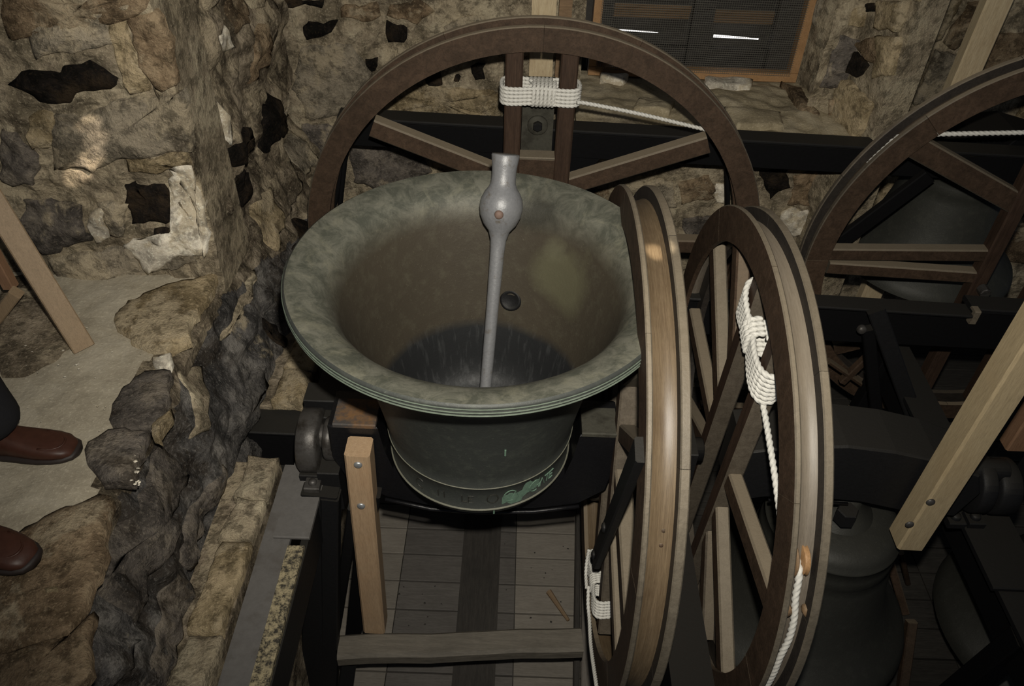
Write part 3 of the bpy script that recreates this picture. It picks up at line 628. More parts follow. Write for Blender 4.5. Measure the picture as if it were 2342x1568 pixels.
# raised, worn inscription between the two rings; the right half is green with verdigris
grn = MB()
def glyph(name, mat, a, z, strokes, sc=.038):
    mb = MB()
    for pts in strokes:
        q = []
        for gx, gy in pts:
            aa = a+gx*sc/.2475; zz = z+gy*sc; rr = .2475+(zz+.55)*(.006/.09)
            q.append((rr*math.cos(aa), rr*math.sin(aa), zz))
        mb.add(*tube_geo(q, .0017, 5))
    mb.make(name, mat, b1)
Cc = [(math.cos(t)*.4+.4, math.sin(t)*.5) for t in [k*.35+.9 for k in range(13)]]
GL = {'C': [Cc], 'O': [[(math.cos(t)*.4+.4, math.sin(t)*.5) for t in [k*.524 for k in range(13)]]], 'L': [[(0, .5), (0, -.5), (.5, -.5)]], 'A': [[(0, -.5), (.35, .5), (.7, -.5)]], 'I': [[(0, .5), (0, -.5)]], 'T': [[(0, .5), (.7, .5)], [(.35, .5), (.35, -.5)]], 'E': [[(.5, .5), (0, .5), (0, -.5), (.5, -.5)], [(0, 0), (.4, 0)]], 'G': [Cc, [(.8, -.4), (.8, -.05), (.5, -.05)]]}
for ch, deg, big in (('C', 231, 1), ('I', 247, 0), ('I', 251, 0), ('L', 262, 0), ('E', 266, 0), ('O', 277, 1)):
    glyph('raised_letter', 'bronze_dark', rad(deg), -.551, GL[ch], .036 if big else .026)
for ch, deg, big in (('C', 287, 1), ('A', 292, 0), ('G', 304, 1), ('A', 311, 0), ('T', 315.5, 0), ('E', 320, 0)):
    glyph('green_letter', 'verdigris', rad(deg), -.551, GL[ch], .044 if big else .03)
vs = []; fs = []
for i in range(25):
    a = rad(286+i*1.05); w_ = .013+.012*math.sin(i/24*pi)+R.uniform(-.003, .004); zc = -.566+.006*math.sin(i*.5)+.0012*i*(i > 12)
    for zz in (zc-w_, zc, zc+w_): rr = .2478+(zz+.55)*(.006/.09); vs.append((rr*math.cos(a), rr*math.sin(a), zz))
for i in range(24):
    for k in (0, 1): fs.append((i*3+k, i*3+3+k, i*3+4+k, i*3+1+k))
grn.add(vs, fs)
grn.make('green_patch', 'verdigris', b1)
for a_, z0_, z1_ in ((281.5, -.60, -.622), (285, -.33, -.35)):
    q = []
    for t in range(4):
        zz = z0_+(z1_-z0_)*t/3; rr = .2405 if z0_ < -.5 else .280; q.append((rr*math.cos(rad(a_)), rr*math.sin(rad(a_)), zz))
    mesh('green_drip', *tube_geo(q, .0025, 5), 'verdigris', b1)
def inside_at(px, py):
    d = at(px, py, 2, -3.0)-CAM; best = None
    for k in range(1, 4000):
        p = CAM+d*(.25+k*.0002)
        for (ra, za), (rb, zb) in zip(pin, pin[1:]):
            if zb <= p.z <= za and p.y > 0:
                rr = ra+(rb-ra)*((p.z-za)/(zb-za) if zb != za else 0)
                if math.hypot(p.x, p.y) >= rr: return p
    return Vector((.09, .27, -.3))
bp = inside_at(1168, 686); bn = Vector((-bp.x, -bp.y, .12)).normalized()
BOSS = (bp, bn)
# clapper, hung from the crown and lying against the far lip
pc, bc = Vector((.002, 0, -.60)), Vector((.038, .268, -.004)); dc = (bc-pc).normalized()
def along(name, prof, org, d, mat, parent, n=32):
    vs, fs = lathe_geo(prof, n=n); q = d.to_track_quat('Z', 'Y'); return mesh(name, [Vector(org)+q@Vector(v) for v in vs], fs, mat, parent, True)
LC = (bc-pc).length
cl = along('clapper', [(0, -.02), (.022, -.02), (.022, .05), (.0155, .12), (.0165, LC*.6), (.019, LC-.115), (.021, LC-.085), (.028, LC-.062), (.043, LC-.044), (.053, LC-.022), (.0565, LC), (.054, LC+.02), (.046, LC+.038), (.037, LC+.05), (.032, LC+.062), (.031, LC+.085), (.0325, LC+.105), (.036, LC+.131), (.034, LC+.134), (0, LC+.133)], pc, dc, 'clapper_paint', b1, 40)
along('worn_boss', [(0, .0005), (.019, .001), (.024, .0035), (.027, .004), (.031, .001), (.033, -.006)], BOSS[0]+BOSS[1]*.002, BOSS[1], 'iron_black', b1, 28)
fwd = (CAM-bc).normalized(); fwd = (fwd-dc*fwd.dot(dc)).normalized()
along('clapper_stud', [(0, 0), (.012, 0), (.011, .006), (.006, .009), (0, .0095)], bc+fwd*.052-dc*.012+Vector((-.004, 0, 0)), fwd, 'rusty_stud', cl, 14)
# cast headstock: outline in XZ given a depth in Y
def slab_y(name, prof, y0, y1, mat, parent, ch=.006):
    n = len(prof); cx = sum(p[0] for p in prof)/n; cz = sum(p[1] for p in prof)/n; vs = []; fs = []
    for y_, s_ in ((y0, 0), (y0+ch, 1), (y1-ch, 1), (y1, 0)):
        for i, (x, z) in enumerate(prof):
            d_ = Vector((x-cx, z-cz)); l = d_.length or 1; f_ = 1 if s_ else (1-ch/l); vs.append((cx+d_.x*f_, y_, cz+d_.y*f_))
    for k in range(3):
        for i in range(n): fs.append((k*n+i, k*n+(i+1) % n, k*n+n+(i+1) % n, k*n+n+i))
    fs += [tuple(range(n-1, -1, -1)), tuple(range(3*n, 4*n))]
    return mesh(name, vs, fs, mat, parent)
hs = slab_y('headstock', [(-.40, -.475), (-.272, -.475), (-.262, -.56), (-.24, -.655), (.24, -.655), (.262, -.56), (.272, -.475), (.37, -.475), (.375, -.60), (.36, -.70), (.29, -.765), (.16, -.798), (0, -.812), (-.14, -.803), (-.27, -.765), (-.37, -.70), (-.405, -.60)], -.085, .05, 'iron_gloss', b1)
box('headstock_cap', (-.385, -.088, -.478), (-.272, .01, -.462), 'iron_rust', hs); box('headstock_cap', (.272, -.088, -.478), (.365, .01, -.462), 'iron_olive', hs)
lathe('gudgeon', disc_prof(.034, -.49, -.39), 'iron_grey', hs, (0, -.02, -.585), 'x', 24); lathe('gudgeon', disc_prof(.034, .36, .62), 'iron_deep', hs, (0, -.02, -.585), 'x', 24)
pts = [(-.27, -.772), (-.14, -.81), (0, -.819), (.16, -.805), (.29, -.772)]
mesh('headstock_lip', *tube_geo([(x, -.088, z) for x, z in pts], .006, 8), 'iron_gloss', hs, True)
# stay
st = mesh('stay', *beam_geo((-.313, -.125, -.505), (-.345, -.125, -1.405), .067, .07, up=(0, 1, 0), ch=.006, w1=.072), 'pine', b1)
for x, y in ((819, 1062), (826, 1156)): bolt(st, at(x, y, 1, -.1605), (0, -1, 0), .0115, .006, 'zinc')
# wheel of bell 1
Z0 = -.56; RW1 = .685; XW1, WW1 = .345, .088
sp1 = [(.10, .06, .52, .30), (-.10, .06, -.52, .30), (.10, -.06, .54, -.22), (-.10, -.06, -.54, -.22), (.1, .24, .40, .44), (-.1, .24, -.40, .44), (.1, -.22, .42, -.41), (-.1, -.22, -.42, -.41)]
w1, tr1 = wheel(b1, 'x', (XW1, 0, Z0), RW1, WW1, rad(160), [q+(.05, 'spoke_light') for q in sp1], sole='sole_gold', face='wood_dark', edge='wood_edge', pair=.09, fl_t=.013, fl_t2=.021, pair_edge='spoke_grey')
bar = mesh('iron_strap', *beam_geo((.338, -.465, -.09), (.338, -.225, -.83), .055, .022, up=(1, 0, 0), ch=.004), 'iron_black', b1); bar['label'] = 'black iron strap bolted across the wheel'
bolt(bar, (.326, -.24, -.785), (-1, 0, 0), .013, .008, 'iron_black'); bolt(bar, (.326, -.315, -.555), (-1, 0, 0), .013, .008, 'iron_black')
# two dark knots in the sole
for a_, dx in ((152, .047), (149.2, .05)):
    a = rad(a_); p = Vector((XW1+dx, math.cos(a)*(RW1-.0405), Z0+math.sin(a)*(RW1-.0405))); along('knot', [(0, -.001), (.005, -.001), (.0045, .0003), (0, .0004)], p, Vector((0, math.cos(a), math.sin(a))), 'wood_dark', b1, 12)
# ------------------------------------------------------------------ bell 2, mouth down
bc2 = Vector((1.06, -.035, 0))
b2 = empty('church_bell', bc2+Vector((0, 0, -1.5)), 'dark bell hanging mouth down beyond the two upright wheels', 'bell')
def down_prof(s, z0):
    o_ = [(0, .0), (.12, -.003), (.195, -.013), (.222, -.028), (.236, -.045), (.243, -.068), (.2465, -.071), (.2465, -.077), (.243, -.08), (.247, -.125), (.252, -.165), (.249, -.17), (.256, -.21), (.265, -.265), (.279, -.335), (.297, -.405), (.318, -.465), (.342, -.51), (.37, -.549), (.40, -.579), (.425, -.603), (.438, -.619), (.448, -.645), (.451, -.662)]
    i_ = [(.446, -.665), (.41, -.655), (.37, -.632), (.345, -.60), (.32, -.52), (.29, -.40), (.262, -.275), (.245, -.16), (.21, -.08), (0, -.05)]
    return [(r_*s, z*s+z0) for r_, z in o_], [(r_*s, z*s+z0) for r_, z in i_]
o_, i_ = down_prof(.80, -.80); bell_body(b2, bc2, o_, i_, 'bronze_dark', 'bronze_dark', 72)
lathe('crown_boss', [(0, -.70), (.05, -.70), (.055, -.75), (.09, -.79), (.10, -.802)], 'bronze_dark', b2, bc2, n=32)
lathe('crown_nut', disc_prof(.03, -.71, -.66), 'iron_black', b2, bc2+Vector((-.035, -.1, -.02)), n=6, smooth=False)
hs2 = slab_y('headstock', [(.69, -.47), (.80, -.445), (.95, -.43), (1.08, -.445), (1.2, -.475), (1.33, -.53), (1.36, -.60), (1.33, -.70), (1.2, -.69), (1.05, -.655), (.9, -.64), (.78, -.645), (.69, -.67)], -.13, .03, 'iron_black', b2)
lathe('gudgeon', disc_prof(.034, 1.30, 1.47), 'iron_black', hs2, (0, -.035, -.61), 'x', 24)
for p0, p1 in (((.80, -.128, -.66), (1.02, -.128, -.665)),): mesh('headstock_lip', *tube_geo([p0, p1], .005, 8), 'iron_gloss', hs2, True)
st2 = mesh('stay', *beam_geo((1.195, -.175, -.75), (1.217, -.175, 1.05), .073, .075, up=(0, 1, 0), ch=.006), 'pine_pale', b2)
for x, y in ((2128, 1147), (2080, 1198)): bolt(st2, at(x, y, 1, -.2135), (0, -1, 0), .0115, .006, 'iron_grey')
RW2 = .668; C2 = (.636, -.03, -.572); WW2 = .076
sp2 = [(.10, .07, .52, .30, .055, 'spoke_light'), (-.11, .03, -.55, .16, .06, 'spoke_grey'), (-.10, -.11, -.50, -.32, .055, 'spoke_light'), (.10, -.02, .57, -.03, .05, 'spoke_grey'), (.10, -.12, .48, -.33, .055, 'spoke_grey'), (.09, .22, .33, .47, .05, 'wood_dark'), (-.09, -.22, -.33, -.46, .05, 'spoke_grey')]
w2, tr2 = wheel(b2, 'x', C2, RW2, WW2, rad(5), sp2, sole='sole_grey', pair=.098, fl_t=.013, fl_t2=.019, pair_edge='spoke_grey')
# pulley let into the sole where the rope goes through
pa = math.atan2(-.24-C2[2], -.64-C2[1])
pp = Vector((C2[0]+.036, C2[1]+math.cos(pa)*(RW2-.045), C2[2]+math.sin(pa)*(RW2-.045)))
pul = along('rope_pulley', [(0, -.006), (.03, -.006), (.033, -.004), (.029, 0), (.033, .004), (.03, .006), (0, .006)], pp+Vector((.006, 0, 0)), Vector((1, 0, 0)), 'frame_orange', b2, 24)
for dx in (-.014, .026): along('pulley_cheek', [(0, -.004), (.03, -.004), (.036, 0), (.03, .004), (0, .004)], pp+Vector((dx, 0, 0)), Vector((1, 0, 0)), 'louvre_wood', b2, 16)
for dv in (-.11,):
    for dx in (-.018, .03):
        a = pa+.17; p = Vector((C2[0]+.034+dx, C2[1]+math.cos(a)*(RW2-.03), C2[2]+math.sin(a)*(RW2-.03))); along('guide_block', [(0, -.012), (.012, -.012), (.014, 0), (.012, .012), (0, .012)], p, Vector((0, math.cos(a), math.sin(a))), 'louvre_wood', b2, 12)
# ------------------------------------------------------------------ bell 3: only its wheel and headstock end show behind bell 1
Y3, X3, RW3, WW3 = .872, .140, .803, .10
b3 = empty('church_bell', (X3, Y3, -.56), 'tall brown bell wheel facing us behind the mouth-up bell', 'bell wheel')
sp3 = [(-.10, .27, -.545, .445, .062, 'spoke_grey'), (.10, .25, .56, .43, .062, 'spoke_grey'), (-.11, .02, -.69, .03, .055, 'wood_dark'), (.11, .02, .69, .03, .055, 'wood_dark'), (-.1, -.25, -.56, -.43, .06, 'wood_dark'), (.1, -.25, .56, -.43, .06, 'wood_dark')]
w3, tr3 = wheel(b3, 'y', (X3, Y3, -.56), RW3, WW3, 0, sp3, sole='sole_dark', pair=.085, inner='wood_dark', edge='spoke_grey', fr_w=.076)
box('cross_rail', (X3-.058, Y3+.01, -.30), (X3+.058, Y3+.06, -.195), 'wood_dark', b3); box('cross_rail', (X3-.058, Y3+.006, -.195), (X3+.058, Y3+.06, -.187), 'spoke_light', b3)
hp = box('headstock_end', (X3-.055, Y3+.10, -.42), (X3+.05, Y3+.15, .03), 'iron_olive', b3)
lathe('washer', disc_prof(.034, -.012, 0), 'iron_plate', hp, (X3-.002, Y3+.10, -.115), 'y', 24); bpy.data.objects['washer'].data.materials[0] = MAT['iron_olive']; lathe('nut', disc_prof(.017, -.03, -.01), 'iron_black', hp, (X3-.002, Y3+.10, -.112), 'y', 6, False)
lathe('gudgeon', disc_prof(.03, .08, .27), 'iron_black', b3, (X3, Y3, -.56), 'y', 20)
lathe('crown_boss', [(0, .045), (.07, .04), (.13, .02), (.16, -.02), (.165, -.08), (.165, -.3)], 'bronze_dark', b3, (X3+.03, Y3+.115, -.33), n=32).scale = (1, 1, 1)
bpy.data.objects.remove(bpy.data.objects['crown_boss.001'])
# ------------------------------------------------------------------ bell 4 on the right
Y4, X4, RW4, WW4 = .885, 1.925, .792, .09
b4 = empty('church_bell', (X4, Y4, -.56), 'dark bell hanging behind the large wheel at the right edge', 'bell')
sp4 = [(-.09, .23, -.57, .455, .075, 'spoke_grey'), (.09, .23, .57, .455, .075, 'spoke_grey'), (-.12, .03, -.70, .01, .05, 'spoke_grey'), (.12, .03, .70, .01, .05, 'spoke_grey'), (-.12, -.07, -.69, -.05, .05, 'spoke_grey'), (.12, -.07, .69, -.05, .05, 'spoke_grey'), (-.09, -.26, -.55, -.45, .06, 'wood_dark')]
w4, tr4 = wheel(b4, 'y', (X4, Y4, -.56), RW4, WW4, 0, sp4, sole='sole_dark', pair=.115, edge='spoke_grey', inner='wood_black', face='wood_dark', fr_w=.082)
o_, i_ = down_prof(.80, -.36); bell_body(b4, Vector((1.87, 1.42, 0)), o_, i_, 'bronze_mid', 'bronze_dark', 72)
beam('frame_brace', at(2125, 400, 1, 1.12), at(1850, 605, 1, 1.12), .06, .03, 'iron_deep', b4, up=(0, 1, 0))
slab_y('headstock', [(1.70, -.34), (1.80, -.26), (1.95, -.24), (2.2, -.30), (2.25, -.62), (2.0, -.62), (1.9, -.42), (1.72, -.40)], 1.33, 1.5, 'iron_deep', b4)
mesh('band', *beam_geo((2.10, 1.25, -.02), (1.86, 1.25, -.40), .10, .03, up=(0, 1, 0)), 'iron_deep', b4)
lathe('wheel_bolt', disc_prof(.02, -.02, .02), 'iron_grey', b4, (1.82, Y4-.005, -.665), 'y', 8, False)
# ------------------------------------------------------------------ ropes
K3 = .582
e3 = [[tr3(.115, K3-.005, -.012), tr3(.15, K3-.012, .0), at(1470, 262, 1, Y3+.03), at(1612, 296, 1, Y3+.05), at(1640, 303, 1, Y3+.05)]]
garter('bell_rope', tr3, K3, WW3*.62+.03, 'white rope lashed round the two posts of the tall wheel', 'white ropes tied on the wheels', extra=e3, hw=.030, s=.085, pinch=.95, r=.0064)
pa2 = Vector((pp.x-.006, pp.y, pp.z)); dirp = Vector((0, math.cos(pa), math.sin(pa)))
v2 = .44
rim = []
for k in range(9):
    a = pa+.03+k*.085; rim.append(Vector((C2[0]+.030+(.006 if k in (2, 3) else 0), C2[1]+math.cos(a)*(RW2-.022), C2[2]+math.sin(a)*(RW2-.022))))
e2 = [[tr2(-.10, v2-.05, .015), at(1745, 925, 0, .665), at(1768, 1060, 0, .665), at(1790, 1215, 0, .668), pa2+dirp*(-.05)], [pa2+dirp*.0]+rim]
garter('bell_rope', tr2, v2, WW2*.62+.02, 'white rope lashed round the dark posts of the second upright wheel', 'white ropes tied on the wheels', extra=e2, hw=.032, s=.098, pinch=.5, slant=.15, turns=7, wraps=4, sq=.62)
e1 = [[at(1347, 1256, 0, .332), at(1342, 1284, 0, .328), at(1340, 1312, 0, .326), at(1342, 1345, 0, .326)], [at(1346, 1340, 0, .326), at(1345, 1380, 0, .324), at(1348, 1415, 0, .326), at(1352, 1480, 0, .322), at(1366, 1580, 0, .318), at(1376, 1660, 0, .318)]]
garter('bell_rope', tr1, .50, WW1*.62, 'thin white rope lashed low on the near wheel, its end hanging to the floor', 'white ropes tied on the wheels', r=.0052, extra=e1, hw=.03, s=.088, pinch=.6, turns=6, wraps=5, slant=0)
r4 = empty('bell_rope', (1.4, Y4, 0), 'white rope running level from the rim of the right-hand large wheel', 'rope', 'white ropes tied on the wheels')
a4 = math.atan2(-.054+.56, 1.249-X4)
gr = [Vector((X4+math.cos(a4+k*.035)*(RW4-.022), Y4+.04, -.56+math.sin(a4+k*.035)*(RW4-.022))) for k in range(4, -1, -1)]
rope('rope_line', smooth_path(gr+[at(2085, 309, 1, Y4+.02), at(2342, 303, 1, Y4), at(2420, 301, 1, Y4)]), .0078, r4)
# ------------------------------------------------------------------ iron bell frame
def arch_plate(name, xs, ztop, zbot, y0, y1, holes, mat, parent): ...
fb = empty('iron_frame', (.2, 1.15, -1.7), 'long black cast-iron frame rail with rounded openings below the window', 'frame')
def rail_z(x): return -.200-.0205*(x+.685)*1.0
beam('rail_top', (-.575, 1.185, rail_z(-.575)-.004), (1.95, 1.185, rail_z(1.95)-.004), .085, .014, 'iron_black', fb)
beam('rail_web', (-.575, 1.165, rail_z(-.575)-.06), (1.95, 1.165, rail_z(1.95)-.06), .03, .10, 'iron_deep', fb)
def web_col(xa, xb, z0, z1, fl_, fr_, parent, rr=.10):
    """solid column of the frame with concave fillets into the rail"""
    pr = [(xa, z0), (xb, z0)]
    pr += [(xb+(rr*(1-math.cos(t)) if fr_ else 0), z1-rr+rr*math.sin(t)) for t in [k*pi/16 for k in range(9)]]
    pr += [(xa-(rr*(1-math.cos(t)) if fl_ else 0), z1-rr+rr*math.sin(t)) for t in [k*pi/16 for k in range(8, -1, -1)]]
    n = len(pr); vs = [(x, 1.152, z) for x, z in pr]+[(x, 1.178, z) for x, z in pr]
    fs = [(i, (i+1) % n, n+(i+1) % n, n+i) for i in range(n)]+[tuple(range(n-1, -1, -1)), tuple(range(n, 2*n))]
    return mesh('frame_column', vs, fs, 'iron_deep', parent)
web_col(-.085, .35, -1.7, -.30, True, True, fb)
for p0, p1 in ((at(796, 300, 1, 1.165), at(777, 480, 1, 1.165)), (at(1662, 345, 1, 1.165), at(1664, 470, 1, 1.165))):
    d = (p1-p0)/(p0.z-p1.z); beam('frame_leg', p0, p0+d*(p0.z+1.74), .016, .03, 'iron_deep', fb, up=(0, 1, 0))
mesh('frame_knee', *beam_geo(at(800, 315, 1, 1.165), at(772, 470, 1, 1.165)-Vector((.02, 0, .02)), .02, .02, up=(0, 1, 0)), 'iron_deep', fb)
# left side frame, running away from the camera
sf = empty('iron_frame', (-.5, -.3, -1.7), 'black iron side frame with a speckled flange beside the left wall', 'frame')
box('flange_plate', (-.56, -1.2, -.715), (-.487, -.03, -.702), 'iron_plate', sf); box('flange_strip', (-.489, -1.2, -.716), (-.446, -.30, -.7005), 'iron_speckled', sf)
o = box('bracket_plate', (-.53, -.285, -.702), (-.435, -.02, -.690), 'iron_plate', sf)
box('rail_web', (-.462, -1.2, -.86), (-.442, .9, -.716), 'iron_black', sf)
box('rail_top', (-.50, -.02, -.70), (-.425, .9, -.605), 'iron_black', sf)
def leg(p0, p1, w, h, mat='iron_black', up=(0, 1, 0)): beam('frame_leg', p0, p1, w, h, mat, sf, up=up)
leg(at(733, 1120, 2, -.69), at(727, 1600, 2, -1.74), .10, .05); leg(at(757, 1130, 2, -.70), at(757, 1600, 2, -1.74), .05, .05)
leg(at(812, 1150, 2, -.74), at(768, 1440, 2, -1.74), .035, .05); leg(at(850, 1120, 2, -.72), at(805, 1480, 2, -1.74), .055, .05, 'iron_deep')
leg(at(800, 1500, 2, -1.5), at(782, 1640, 2, -1.74), .05, .04); leg((-.455, -1.0, -.72), (-.455, -1.25, -1.75), .07, .05)
# bearing of bell 1
bb = empty('bearing_block', (-.47, -.02, -.69), 'round black bearing carrying the near bell at the left wall', 'bearing')
lathe('bearing_ring', [(.03, -.498), (.085, -.498), (.091, -.493), (.091, -.447), (.085, -.441), (.03, -.441)], 'iron_grey', bb, (0, -.02, -.605), 'x', 40)
lathe('bearing_collar', [(.03, -.43), (.058, -.43), (.062, -.425), (.062, -.402), (.03, -.402)], 'iron_grey', bb, (0, -.02, -.595), 'x', 32)
box('bearing_body', (-.505, .02, -.70), (-.40, .14, -.555), 'iron_black', bb); box('bearing_foot', (-.50, -.10, -.69), (-.41, .12, -.665), 'iron_black', bb)
box('bearing_arm', (-.50, .05, -.60), (-.36, .125, -.52), 'iron_black', bb); box('clamp', (-.445, -.11, -.80), (-.385, .02, -.64), 'iron_black', bb)
cb = at(717, 1112, 2, -.685); nb = box('square_nut', cb-Vector((.021, .021, .004)), cb+Vector((.021, .021, .016)), 'iron_grey', bb); bolt(nb, cb+Vector((0, 0, .016)), (0, 0, 1), .012, .012, 'iron_grey')
# girder end running into the left wall
gi = empty('cross_girder', (-.62, .12, -.7), 'short black girder end built into the left wall', 'girder')
c0, c1 = at(570, 957, 2, -.70), at(725, 965, 2, -.70)
beam('girder_flange', (XL-.05, c0.y, -.706), (c1.x, c1.y, -.706), .105, .012, 'iron_black', gi); beam('girder_web', (XL-.05, c0.y-.03, -.79), (c1.x, c1.y-.03, -.79), .02, .15, 'iron_deep', gi); beam('girder_flange', (XL-.05, c0.y-.01, -.87), (c1.x, c1.y-.01, -.87), .11, .012, 'iron_black', gi)
# stone kerb along the foot of the left wall
kb = empty('trim_2', (-.6, -.3, -1.2), 'pale stone kerb running along the foot of the left wall'); kb['kind'] = 'structure'
yy = -1.3
kn = 0
fK = lambda u, v, d: Vector((u, v, -.67+d))
for y0_, y1_ in ((-1.30, -.84), (-.83, -.58), (-.575, -.325), (-.32, -.195), (-.19, -.045)):
    stone([(-.655, y0_), (-.575, y0_), (-.565, y1_), (-.645, y1_)], fK, .022, R.choice(['mortar', 'stone_yellow', 'mortar']), kb, .005, .05)
for y0_, y1_ in ((.17, .30), (.31, .46)): stone([(-.64, y0_), (-.55, y0_), (-.545, y1_), (-.635, y1_)], fK, .03, 'stone_yellow', kb, .005, .05)
box('kerb_bed', (-.70, -1.4, -1.74), (-.57, -.04, -.685), 'mortar_dark', kb); box('kerb_bed', (-.70, .18, -1.74), (-.57, .6, -.685), 'mortar_dark', kb)
# slider beam under the stay and inner right frame
sb = mesh('slider_beam', *beam_geo(at(775, 1487, 2, -1.43), at(1330, 1466, 2, -1.43), .085, .06, segs=8, jit=.0035, ch=.01), 'slider_wood'); setp(sb, 'worn grey wooden cross beam at the foot of the new pine stay', 'beam')
rf = empty('floor_timber', (.4, -.2, -1.7), 'dark and grey timbers running along the floor under the near wheel', 'timber')
for p0, p1, w_, mt in ((at(1323, 1090, 2, -1.70), at(1317, 1640, 2, -1.70), .022, 'beam_dark'), (at(1344, 1090, 2, -1.71), at(1344, 1640, 2, -1.71), .05, 'board_grey'), (at(1366, 1090, 2, -1.70), at(1366, 1640, 2, -1.70), .03, 'beam_dark'), (at(1397, 1090, 2, -1.69), at(1396, 1640, 2, -1.69), .055, 'board_grey')):
    beam('timber_bar', p0, p1, w_, .05, mt, rf)
rb = empty('timber_post', (.25, .2, -1.7), 'pair of dim posts seen between the bell and the near wheel', 'post')
for p0, p1, w_, mt in ((at(1352, 860, 1, .2), at(1338, 1060, 1, .2), .055, 'spoke_grey'), (at(1300, 860, 1, .24), at(1298, 1060, 1, .24), .05, 'iron_deep')):
    beam('post_bar', p0, p1, w_, .05, mt, rb, up=(0, 1, 0))
# right bearing of bell 1 and of bell 2 share a rail between the wheels
rm = empty('iron_frame', (.52, 0, -1.7), 'black iron rail between the two upright wheels', 'frame')
box('frame_rail', (.475, -1.0, -.80), (.575, 1.1, -.70), 'iron_deep', rm); box('bearing_block', (.47, -.09, -.70), (.59, .06, -.53), 'iron_black', rm)
for y_ in (-.5, .45): beam('frame_leg', (.525, y_*.4, -.8), (.525, y_, -1.74), .034, .04, 'wood_black', rm, up=(0, 1, 0))
# girder beyond the second wheel, with a diagonal brace
g2 = empty('iron_frame', (1.2, .6, -1.7), 'dark horizontal girder with a diagonal brace under the right-hand wheel', 'frame')
beam('girder_top', (.60, .60, -.512), (1.615, .60, -.545), .07, .012, 'iron_black', g2); beam('girder_top', (1.60, .62, -.53), (2.6, .62, -.56), .08, .02, 'iron_black', g2)
beam('girder_web', (.60, .60, -.60), (2.6, .60, -.64), .02, .16, 'iron_deep', g2); o = box('girder_end', (1.60, .565, -.575), (1.62, .60, -.52), 'spoke_light', g2)
beam('brace', at(2003, 708, 1, .52), at(2125, 1050, 1, .40), .055, .03, 'iron_black', g2, up=(0, 1, 0))
beam('frame_leg', at(1985, 750, 1, .52), at(2010, 1000, 1, .52), .04, .03, 'iron_deep', g2, up=(0, 1, 0)); bolt(g2, at(1970, 752, 1, .5), (0, -1, .3), .016, .015, 'iron_grey')
# right side frame with the bearing of bell 2
rs = empty('iron_frame', (1.5, -.3, -1.7), 'black speckled side frame carrying the far end of the hanging bell', 'frame')
box('rail_top', (1.42, -1.1, -.815), (1.53, .95, -.80), 'iron_black', rs); box('rail_web', (1.465, -1.1, -.98), (1.485, .95, -.815), 'iron_deep', rs); box('bracket_plate', (1.40, -.30, -.80), (1.55, .06, -.785), 'iron_black', rs)
lathe('bearing_ring', [(.02, 1.385), (.08, 1.385), (.086, 1.39), (.086, 1.425), (.08, 1.43), (.02, 1.43)], 'iron_black', rs, (0, -.035, -.665), 'x', 32)
lathe('bearing_ring', [(.02, 1.445), (.075, 1.445), (.082, 1.452), (.082, 1.50), (.074, 1.508), (.02, 1.508)], 'iron_black', rs, (0, -.035, -.675), 'x', 32)
for x, y in ((2183, 1185), (2228, 1185)):
    c = at(x, y, 2, -.77); q = box('square_nut', c-Vector((.024, .024, .018)), c+Vector((.024, .024, .006)), 'iron_black', rs); bolt(q, c+Vector((0, 0, .006)), (0, 0, 1), .015, .014, 'iron_black')
for y_ in (-.95, -.4, .7): beam('frame_leg', (1.475, y_, -.85), (1.475, y_+.1, -1.74), .07, .06, 'iron_deep', rs, up=(0, 1, 0))
# next bell at the right edge: headstock, stay and dark bell
b5 = empty('church_bell', (2.0, -.05, -1.5), 'dark bell at the right edge with a short brown stay', 'bell')
o_, i_ = down_prof(.85, -.86); bell_body(b5, Vector((1.98, -.05, 0)), o_, i_, 'bronze_dark', 'bronze_dark', 64)
slab_y('headstock', [(1.60, -.52), (1.72, -.50), (2.4, -.50), (2.4, -.74), (1.72, -.74), (1.60, -.72)], -.10, .08, 'iron_black', b5)
mesh('stay', *beam_geo((at(2262, 1080, 1, .11).x+.06, .11, -.66), (at(2262, 1080, 1, .11).x+.06, .11, .9), .15, .05, up=(0, 1, 0), ch=.005), 'pine_red', b5)
box('lug', (1.60, -.16, -.735), (1.70, -.09, -.715), 'iron_rust', b5); along('lug_pin', [(0, 0), (.012, 0), (.012, .08), (0, .08)], (1.70, -.14, -.74), Vector((.2, -.4, .9)).normalized(), 'iron_grey', b5, 10)
r5 = empty('bell_rope', (1.5, .1, 0), 'dark thin rope hanging behind the big pale stay', 'rope')
rope('rope_line', [at(2318, 920, 1, .1), at(2270, 990, 1, .1), at(2225, 1075, 1, .1)], .006, r5); bpy.data.objects['rope_line.001'].data.materials[0] = MAT['iron_grey']
# ------------------------------------------------------------------ timbers on the right
tp = mesh('timber_post', *beam_geo(at(2128, 330, 1, 1.62)-Vector((0, 0, 1.0)), at(2292, -10, 1, 1.62)+Vector((0, 0, .8)), .10, .06, up=(0, 1, 0), ch=.006), 'board_flaked'); setp(tp, 'pale upright timber post against the right-hand stone wall', 'post')
